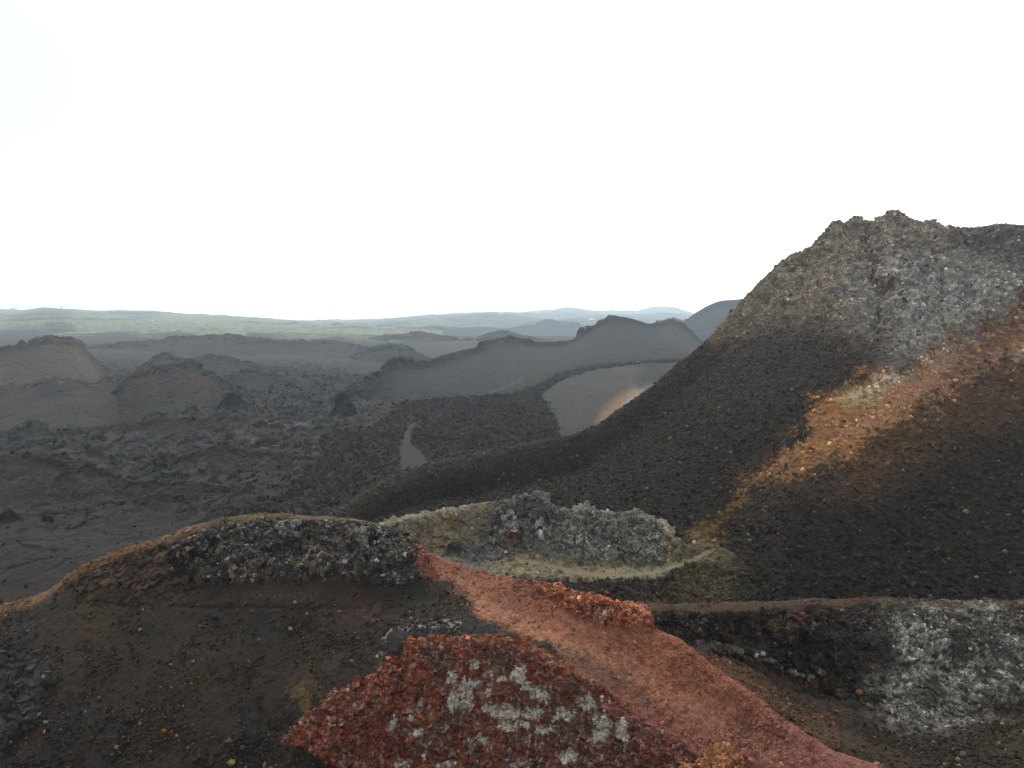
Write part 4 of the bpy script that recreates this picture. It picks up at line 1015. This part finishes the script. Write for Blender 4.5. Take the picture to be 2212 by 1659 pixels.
swell("dark brown lava swell running in from the left edge of the valley", [(-260, 985), (-100, 975), (0, 984), (50, 978), (100, 985), (150, 996), (200, 1018), (240, 1040)], 186, 20, 6, (58, 50, 44), 831)
swell("low black lava swell where the valley floor turns smooth", [(180, 1075), (240, 1052), (300, 1040), (370, 1036), (440, 1046), (500, 1060), (560, 1082)], 172, 15, 4, (50, 47, 44), 841)
crag("small black upright crag beside the slope left of the lava field", [(700, 905), (718, 888), (726, 866), (734, 851), (743, 848), (751, 855), (757, 870), (768, 884), (785, 905)], 262, 12, 8, (52, 52, 52), 701, 2.0)
crag("pale grey tilted lava slabs at the foot of the craggy cone", [(285, 925), (305, 906), (330, 890), (350, 885), (372, 895), (398, 882), (420, 878), (438, 890), (455, 905), (470, 925)], 262, 14, 7, (84, 84, 80), 711, 2.0)
crag("grey blocky outcrop near the left edge, below the rubbly swell", [(10, 955), (30, 935), (50, 917), (65, 908), (85, 909), (98, 922), (116, 938), (135, 958)], 232, 14, 7, (72, 72, 69), 721, 2.0)
crag("light grey wedge of lava left of the pale slab flats", [(225, 968), (240, 955), (262, 942), (300, 939), (318, 952), (335, 968)], 222, 10, 4, (80, 80, 77), 731, 1.4)
crag("brown ragged ridge of lava in the left middle of the valley", [(100, 1052), (130, 1022), (160, 1004), (190, 1002), (222, 1014), (268, 1032), (310, 1050), (340, 1065)], 176, 14, 6, (58, 52, 47), 741, 1.8)
crag("black jagged outcrop on the dark slope at the left edge", [(-40, 1130), (0, 1108), (20, 1100), (38, 1108), (58, 1124), (80, 1130), (98, 1112), (116, 1122), (135, 1145)], 146, 8, 4, (46, 45, 43), 751, 1.6)
crag("low grey lava ridge just beyond the mound's orange skyline", [(280, 1095), (300, 1078), (338, 1062), (380, 1068), (412, 1082), (440, 1100)], 163, 9, 4, (62, 61, 58), 761, 1.4)
crag("brown lava mound at the left border of the lava field", [(520, 985), (545, 962), (572, 947), (610, 951), (640, 966), (670, 985)], 222, 12, 5, (60, 55, 50), 771, 1.6)
crag("dark pinnacle at the right foot of the craggy cone", [(462, 892), (478, 868), (492, 851), (505, 846), (518, 853), (530, 870), (550, 892)], 286, 12, 7, (54, 53, 52), 781, 2.2)
crag("rubbly grey outcrop in the middle of the valley, under the slab flats", [(300, 1012), (318, 1000), (335, 992), (352, 997), (368, 1012)], 196, 8, 4, (66, 66, 64), 791, 1.6)
crag("long low lava rim above the middle of the valley floor", [(500, 912), (540, 902), (590, 897), (640, 890), (690, 886), (720, 892), (750, 905)], 272, 14, 5, (62, 61, 59), 801, 1.8)
log("lesser ridges")

# ================================================================== FAR SLOPES
def p_green(P, c):
    a, b, d = P.n
    lava = sst(.05, .3, a + .35 * b - .15)
    c = mixc(c, C(52, 54, 52), lava * .85)
    for cx, cy, rx, ry in ((110, 677, 75, 11), (45, 716, 90, 15), (130, 706, 40, 8), (370, 728, 60, 9), (300, 680, 60, 6)):
        c = mixc(c, C(50, 51, 52), sst(1.15, .5, np.hypot((P.x - cx + 14 * b) / rx, (P.y - cy + 4 * b) / ry)) * .9)
    return mixc(c, C(52, 51, 50), sst(724, 738, P.y + 10 * b) * .9)
def slope(name, label, cat, crest, D0, base, D1, tint, seed, mat, paint):
    rows = [('off', 1, 300, -40), [(p, q, D0) for p, q in crest], ('mid', 1, 3, .5, 0), zr([(p, z, D1) for p, z in base]), ('off', 3, -80, -12)]
    P = Patch(rows, [8, 70, 90, 8], crest[0][0], crest[-1][0], 1.8)
    k = D0 / 1000
    P.n = (fbm(P.P, 90 * k, 4, seed=seed), fbm(P.P, 22 * k, 4, seed=seed + 4), fbm(P.P, 6 * k, 3, seed=seed + 8))
    P.disp(k * (7 * P.n[0] + 2.4 * P.n[1] + .9 * P.n[2]) * sst(P.s[1] - 1, P.s[1] + 120, np.abs(P.row)))
    c = np.tile(C(*tint), (len(P.P), 1)) * (1 + .25 * P.n[0][:, None] + .3 * P.n[1][:, None])
    P.col = np.clip(paint(P, c) * (1 + .2 * P.n[2][:, None]), .004, .8)
    P.emit({0: (name, label, cat, "structure", mat, None)})
    return P
GL = slope("hill", "long pale green scrubby slope along the left skyline", "hillside",
      [(-300, 672), (-100, 670), (0, 668), (60, 670), (85, 668), (110, 666), (150, 668), (220, 671), (250, 671), (330, 672), (380, 677), (430, 681), (500, 684), (600, 690), (700, 694), (760, 697), (850, 704), (960, 716)],
      2900, [(-300, -34), (0, -34), (400, -35), (960, -34)], 950, (112, 120, 92), 501, M_GREEN, p_green)
def p_far(P, c):
    a, b, d = P.n
    c = mixc(c, C(60, 64, 60), sst(.0, .3, a + .3 * b) * .8)
    c = mixc(c, C(56, 58, 58), sst(1.2, .5, np.hypot((P.x - 1060 + 10 * b) / 130, (P.y - 690 + 5 * b) / 10)) * .8)
    return c
FR = slope("hill", "rolling hazy green ridge in the middle of the skyline", "hillside",
      [(640, 700), (700, 695), (760, 692), (800, 690), (850, 688), (890, 684), (920, 681), (960, 679), (1000, 676), (1050, 674), (1095, 675), (1130, 677), (1180, 684), (1240, 694), (1300, 702), (1400, 712)],
      5200, [(640, -34), (1000, -34), (1400, -34)], 2300, (96, 104, 82), 521, M_GREEN, p_far)
FF = slope("hill", "faint grey green far hills with two rounded summits", "hillside",
      [(1000, 690), (1060, 682), (1100, 677), (1150, 673), (1190, 671), (1208, 667), (1230, 664), (1250, 667), (1275, 672), (1300, 673), (1340, 671), (1372, 672), (1395, 667), (1412, 664), (1432, 664), (1455, 668), (1480, 678), (1530, 684), (1700, 700)],
      6400, [(1000, -36), (1300, -36), (1700, -36)], 3200, (88, 98, 78), 541, M_GREEN, p_far)
log("far slopes")
gv = np.array([(-7000, -400, EZ - 90), (7000, -400, EZ - 90), (7000, 7000, EZ - 90), (-7000, 7000, EZ - 90)], F4)
add("terrain", make_mesh("terrain", gv, np.array([[0, 1, 2, 3]]), np.tile(C(50, 49, 48), (4, 1)), M_FAR), "flat dark lava plain under the hills reaching the horizon", "plain", "structure")

# ================================================================== SCRUB AND TREES ON THE FAR SLOPES
rng = np.random.default_rng(11)
Vs, Fs, Cs, off = [], [], [], 0
for P, n in ((GL, 9000), (FR, 3500), (FF, 2000)):
    g = np.clip(P.col[:, 1] - P.col[:, 2], 0, 1); g = g / (g.max() + 1e-6)
    i, p, r = scatter(P, n, g + .02, powersize(.6, 1.5, 2.0), rng, sink=.1)
    cc = jitter(np.tile(C(104, 112, 86), (n, 1)), rng, .2, .06)
    v, f, c = merge_stones(p, r * (P.P[i, 1] / 1600), cc, SMALL, rng)
    Vs.append(v); Fs.append(f + off); Cs.append(c); off += len(v)
add("scrub", make_mesh("scrub", np.concatenate(Vs), np.concatenate(Fs), np.concatenate(Cs), M_GREEN), "low green scrub dotted over the far hillsides", "scrub", "stuff")
M_BARK = rock_material("bark", 3.0, .3, .3, .05, src=C(70, 60, 50))
M_LEAF = rock_material("leaf", 1.5, .5, .5, .2)
def tree(label, P, px, h, w):
    k = np.nonzero(np.abs(P.x - px) < 2.5)[0]
    k = k[np.argmin(proj(P.P[k])[1])]
    b = P.P[k] - np.array([0, 0, .4])
    o = add("tree", None, label, "tree", None, "trees on the far skyline", loc=b)
    segs = []
    def limb(p, q, r0, r1):
        p, q = np.array(p, float), np.array(q, float)
        d = (q - p) / np.linalg.norm(q - p); u = np.cross(d, [.3, 1, .2]); u /= np.linalg.norm(u); w_ = np.cross(d, u)
        a = np.arange(7) * 2 * math.pi / 7
        ring = np.cos(a)[:, None] * u + np.sin(a)[:, None] * w_
        segs.append(np.concatenate([p + ring * r0, q + ring * r1]))
    limb((0, 0, 0), (0.1 * h, 0, h * .5), .055 * h, .04 * h)
    for s in range(5):
        an = rng.uniform(0, 6.28)
        limb((.1 * h, 0, h * (.42 + .02 * s)), (.1 * h + math.cos(an) * w * .4, math.sin(an) * w * .4, h * rng.uniform(.7, .95)), .03 * h, .01 * h)
    vv = np.concatenate(segs); ff = np.array([[s * 14 + j, s * 14 + (j + 1) % 7, s * 14 + 7 + (j + 1) % 7, s * 14 + 7 + j] for s in range(len(segs)) for j in range(7)])
    add("trunk", make_mesh("trunk", vv, ff, None, M_BARK), None, None, parent=o)
    n = 160
    q = rng.standard_normal((n, 3)); q /= np.linalg.norm(q, axis=1, keepdims=True)
    q = q * (rng.random((n, 1)) ** .4) * np.array([w * .55, w * .55, h * .24]) + np.array([.1 * h, 0, h * .78])
    v, f, c = merge_stones(q, rng.uniform(.05, .13, n) * h, jitter(np.tile(C(62, 74, 46), (n, 1)), rng, .3), SMALL, rng)
    add("crown", make_mesh("crown", v, f, c, M_LEAF), None, None, parent=o)
tree("small lone tree on the left skyline, leftmost on the long green slope", GL, 133, 8, 7)
tree("small twin-looking tree at the far left end of the skyline", GL, 28, 6, 8)
tree("bushy tree on the skyline just left of the dip in the green slope", GL, 568, 7, 10)
tree("tree on the skyline crest of the rolling hazy ridge, above the blue hump", FR, 1010, 8, 14)
tree("wide tree on the skyline where the hazy ridge begins to fall", FR, 1115, 8, 18)
tree("tiny tree on top of the higher rounded far summit", FF, 1244, 12, 12)
log("trees")

# ================================================================== LOOSE STONES
rng = np.random.default_rng(23)
def stuff(label, parts, name="scoria", mat=None, cat="loose scoria"):
    Vs, Fs, Cs, off = [], [], [], 0
    for pos, r, col, protos in parts:
        v, f, c = merge_stones(pos, r, col, protos, rng)
        Vs.append(v); Fs.append(f + off); Cs.append(c); off += len(v)
    return add(name, make_mesh(name, np.concatenate(Vs), np.concatenate(Fs), np.concatenate(Cs), mat or M_STONE), label, cat, "stuff")

# big hill and its toe
dens = (1 - .2 * B.mor) * (1 - .8 * B.mrk) * (1 + .8 * sst(90, 140, 200 - B.P[:, 1]))
i, p, r = scatter(B, 60000, dens, powersize(.10, .42, 2.7), rng)
cc = jitter(B.col[i] * 1.35, rng, .5)
cc = np.where(rng.random((len(i), 1)) < .02, C(118, 108, 92)[None], cc)
stuff("loose black scoria rubble covering the tall rocky-topped hill", [(p, r, cc, SMALL)])
# hump and the apron under the trail
i, p, r = scatter(H, 16000, (1 - H.mp) * (.5 + H.lowrock), powersize(.06, .28, 2.4), rng)
stuff("crumbled stones over the yellowish hump and below the trail", [(p, r, jitter(H.col[i], rng, .4, .08), SMALL)])
# valley and lava field
i, p, r = scatter(V, 16000, (1 - V.mp) * (V.ml * 1.6 + V.rough * .15 + .06) * (V.P[:, 1] < 420), powersize(.25, .9, 2.6), rng)
stuff("clinker blocks strewn over the lava valley", [(p, r * np.clip(V.P[i, 1] / 230, .5, 1.5), jitter(V.col[i], rng, .4), SMALL)])
i, p, r = scatter(S, 5000, np.ones(len(S.P)) * (S.x > 1160), powersize(.1, .35, 2.8), rng, sink=.45)
stuff("thin sprinkle of stones on the smooth taupe cinder fan", [(p, r, jitter(S.col[i] * 1.15, rng, .2), SMALL)])
# foreground and right ridge: the largest are single stones, the rest rubble
OR_, TAN, GRY, DRK, REDC = C(132, 84, 54), C(116, 102, 80), C(98, 98, 96), C(50, 47, 44), C(132, 70, 52)
singles = []
def zone_label(P, k):
    X, Y = P.x[k], P.y[k]
    if P is F:
        z = F.zone[k]
        if z == 2: return "red crater wall", 2
        if z in (1, 3): return "smooth red ridge", 1
        if z == 4: return "clinker outcrop of the mound", 4
        return "dark slope of the cinder mound", 0
    return ("brown hollow beyond the red ridge", 10) if Y > 1400 and G.cl[k] < .5 else ("black and grey crags of the right-hand ridge", 11)
for P in (F, G):
    if P is F:
        z = F.zone
        d0 = np.where(z == 0, 1.0, np.where(z == 1, .8, np.where(z == 2, .8, np.where(z == 3, .7, .8))))
        d0 = d0 * (0.12 + 2.2 * sst(-.25, .5, fbm(F.P, 3.5, 5, gain=.65, seed=601)) ** 2) * (1 + 1.2 * sst(1480, 1640, F.y)) * (F.row >= F.s[2] - .5)
        N, szs = 52000, powersize(.025, .20, 2.7)
    else:
        d0 = (.5 + .2 * G.cl + 1.6 * (1 - G.cl) * sst(1820, 1900, G.x) + 2.2 * sst(90, 10, sd_line(G.x, G.y, [(1420, 1365), (1520, 1430), (1620, 1510), (1760, 1600)]))) * (0.4 + sst(-.3, .4, fbm(G.P, 4, 3, seed=602)))
        N, szs = 40000, powersize(.035, .28, 2.5)
    i, p, r = scatter(P, N, d0, szs, rng)
    cc = jitter(P.col[i] * 1.12, rng, .24, .05)
    u = rng.random(N)
    ncl = np.full(N, "dark", dtype=object)
    zl = np.array([zone_label(P, k)[1] for k in i])
    warm = np.isin(zl, (0, 10, 4))
    edge = (P is G) * sst(80, 10, sd_line(P.x[i], P.y[i], [(1420, 1365), (1520, 1430), (1620, 1510), (1760, 1600)])) if P is G else np.zeros(N)
    po, pt_, pg = .006 + .22 * edge, .025 + .05 * (zl == 4), .02 + .03 * (zl == 11)
    s = warm & (u < po); cc[s] = jitter(np.tile(OR_, (s.sum(), 1)), rng, .3); ncl[s] = "rusty orange"
    s = warm & (u >= po) & (u < po + pt_); cc[s] = jitter(np.tile(TAN, (s.sum(), 1)), rng, .3); ncl[s] = "tan"
    s = (u >= po + pt_) & (u < po + pt_ + pg) & (zl != 1); cc[s] = jitter(np.tile(GRY, (s.sum(), 1)), rng, .25); ncl[s] = "pale grey"
    s = (zl == 1) | ((zl == 2) & (ncl == "dark")); ncl[s] = "reddish"
    big = r / P.P[i, 1]
    order = np.argsort(-big)
    top = order[:125]
    rest = order[125:]
    for k in top:
        singles.append((p[k], r[k], cc[k], ncl[k], zone_label(P, i[k])[0]))
    mid = rest[r[rest] > .08]; sm = rest[r[rest] <= .08]
    stuff("fine cinder gravel and stones over the mound, red ridge and crater wall" if P is F else "rubble of small stones over the hollow and crags of the level-topped ridge",
          [(p[mid], r[mid], cc[mid], MEDIUM), (p[sm], r[sm], cc[sm], SMALL)], name="gravel", cat="gravel")
# shared shapes for the single stones
shapes = [make_mesh("stone", v, f, None, M_STONEOBJ) for v, f in LARGE]
first = {}
def one_stone(pos, r, col, label, group, squash=(1, 1, 1), cat="stone", name="stone"):
    k = int(rng.integers(len(shapes)))
    if k not in first:
        o = bpy.data.objects.new(name, shapes[k]); first[k] = o
    else:
        o = first[k].copy(); o.name = name
    COL.objects.link(o)
    o.location = [float(q) for q in pos]
    o.scale = [float(r * q) for q in squash]
    o.rotation_euler = [float(q) for q in rng.uniform(0, 6.28, 3)] if squash == (1, 1, 1) else (0.1, 0.05, float(rng.uniform(0, 6.28)))
    o.color = (*[float(q) for q in col], 1)
    o["label"] = label; o["category"] = cat
    if group: o["group"] = group
    elif "group" in o: del o["group"]
    return o
for pos, r, col, cn_, z in singles:
    one_stone(pos, r, col, "small %s stone lying on the %s" % (cn_, z), "loose stones on the " + z)
def spot(P, px, py):
    """the place on a patch seen nearest to a photo position"""
    qx, qy = proj(P.P)
    d = (qx - px) ** 2 + (qy - py) ** 2
    k = np.argsort(d)[:12]
    return P.P[k[np.argmin(P.P[k, 1])]]
for P, px, py, r, col, label in (
    (F, 405, 1146, .34, C(176, 160, 132), "pale cream stone perched on the mound's skyline at the end of the orange edge"),
    (F, 302, 1359, .30, C(140, 120, 90), "lone tan stone on the bare dark slope under the old trail line"),
    (F, 369, 1433, .20, C(190, 112, 62), "bright orange stone low on the dark brown slope"),
    (F, 355, 1578, .30, C(150, 100, 44), "mustard orange stone beside grey stones near the foot of the dark slope"),
    (F, 494, 1600, .36, C(92, 98, 100), "blue grey stone near the foot of the dark slope"),
    (F, 501, 1648, .38, C(140, 124, 74), "yellowish flat stone at the very bottom of the dark slope"),
    (F, 806, 1340, .38, C(104, 98, 88), "grey brown stone on the reddish patch above the crater wall"),
    (F, 640, 1300, .30, C(140, 128, 96), "tan and cream stone where the outcrop's debris meets the dark slope"),
    (F, 735, 1320, .26, C(170, 112, 60), "upright orange stone below the clinker outcrop"),
    (F, 889, 1488, .62, C(142, 86, 74), "large pinkish red slab stuck in the left part of the crater wall"),
    (F, 558, 1380, .26, C(110, 116, 118), "single bluish stone in the middle of the bare dark slope"),
    (F, 627, 1356, .30, C(140, 142, 140), "small white-topped grey stone on the dark slope below the outcrop"),
    (G, 1855, 1498, .62, C(160, 120, 72), "upright tan stone at the foot of the black cliff"),
    (G, 1785, 1618, .46, C(170, 128, 84), "pale orange stone on the gravel at the edge of the red ridge"),
    (G, 1652, 1502, .36, C(156, 96, 60), "flat rust coloured stone on the hollow's gravel"),
    (H, 1093, 1197, .36, C(205, 205, 198), "white stone at the foot of the dark knob"),
    (B, 1825, 907, .55, C(196, 190, 176), "whitish boulder lying high on the ochre streak"),
    (H, 1310, 1282, .5, C(126, 70, 60), "dark red boulder in the black rubble under the trail")):
    b = spot(P, px, py)
    r *= .7
    one_stone(b + np.array([0, -.05, r * .35]), r, col * .65, label, None, (1.15, .9, .8), cat="boulder" if r > .5 else "stone", name="boulder" if r > .5 else "stone")
log("stones")

# ================================================================== HAZE
hv = np.array([(sx, sy, sz) for sz in (EZ - 164, EZ + 54) for sx, sy in ((-7100, -450), (7100, -450), (7100, 7100), (-7100, 7100))], F4)
hf = np.array([[0, 3, 2, 1], [4, 5, 6, 7], [0, 1, 5, 4], [1, 2, 6, 5], [2, 3, 7, 6], [3, 0, 4, 7]])
hm = bpy.data.materials.new("haze"); hm.use_nodes = True
hm.node_tree.nodes.clear()
ho = hm.node_tree.nodes.new("ShaderNodeOutputMaterial")
pv = hm.node_tree.nodes.new("ShaderNodeVolumePrincipled")
pv.inputs["Color"].default_value = (0.76, 0.89, 1.0, 1)
pv.inputs["Anisotropy"].default_value = 0.68
pv.inputs["Density"].default_value = HAZE_DENSITY
hm.node_tree.links.new(pv.outputs["Volume"], ho.inputs["Volume"])
add("haze", make_mesh("haze", hv, hf, None, hm), "thin bluish haze filling the air over the valley", "haze", "stuff")
log("done")
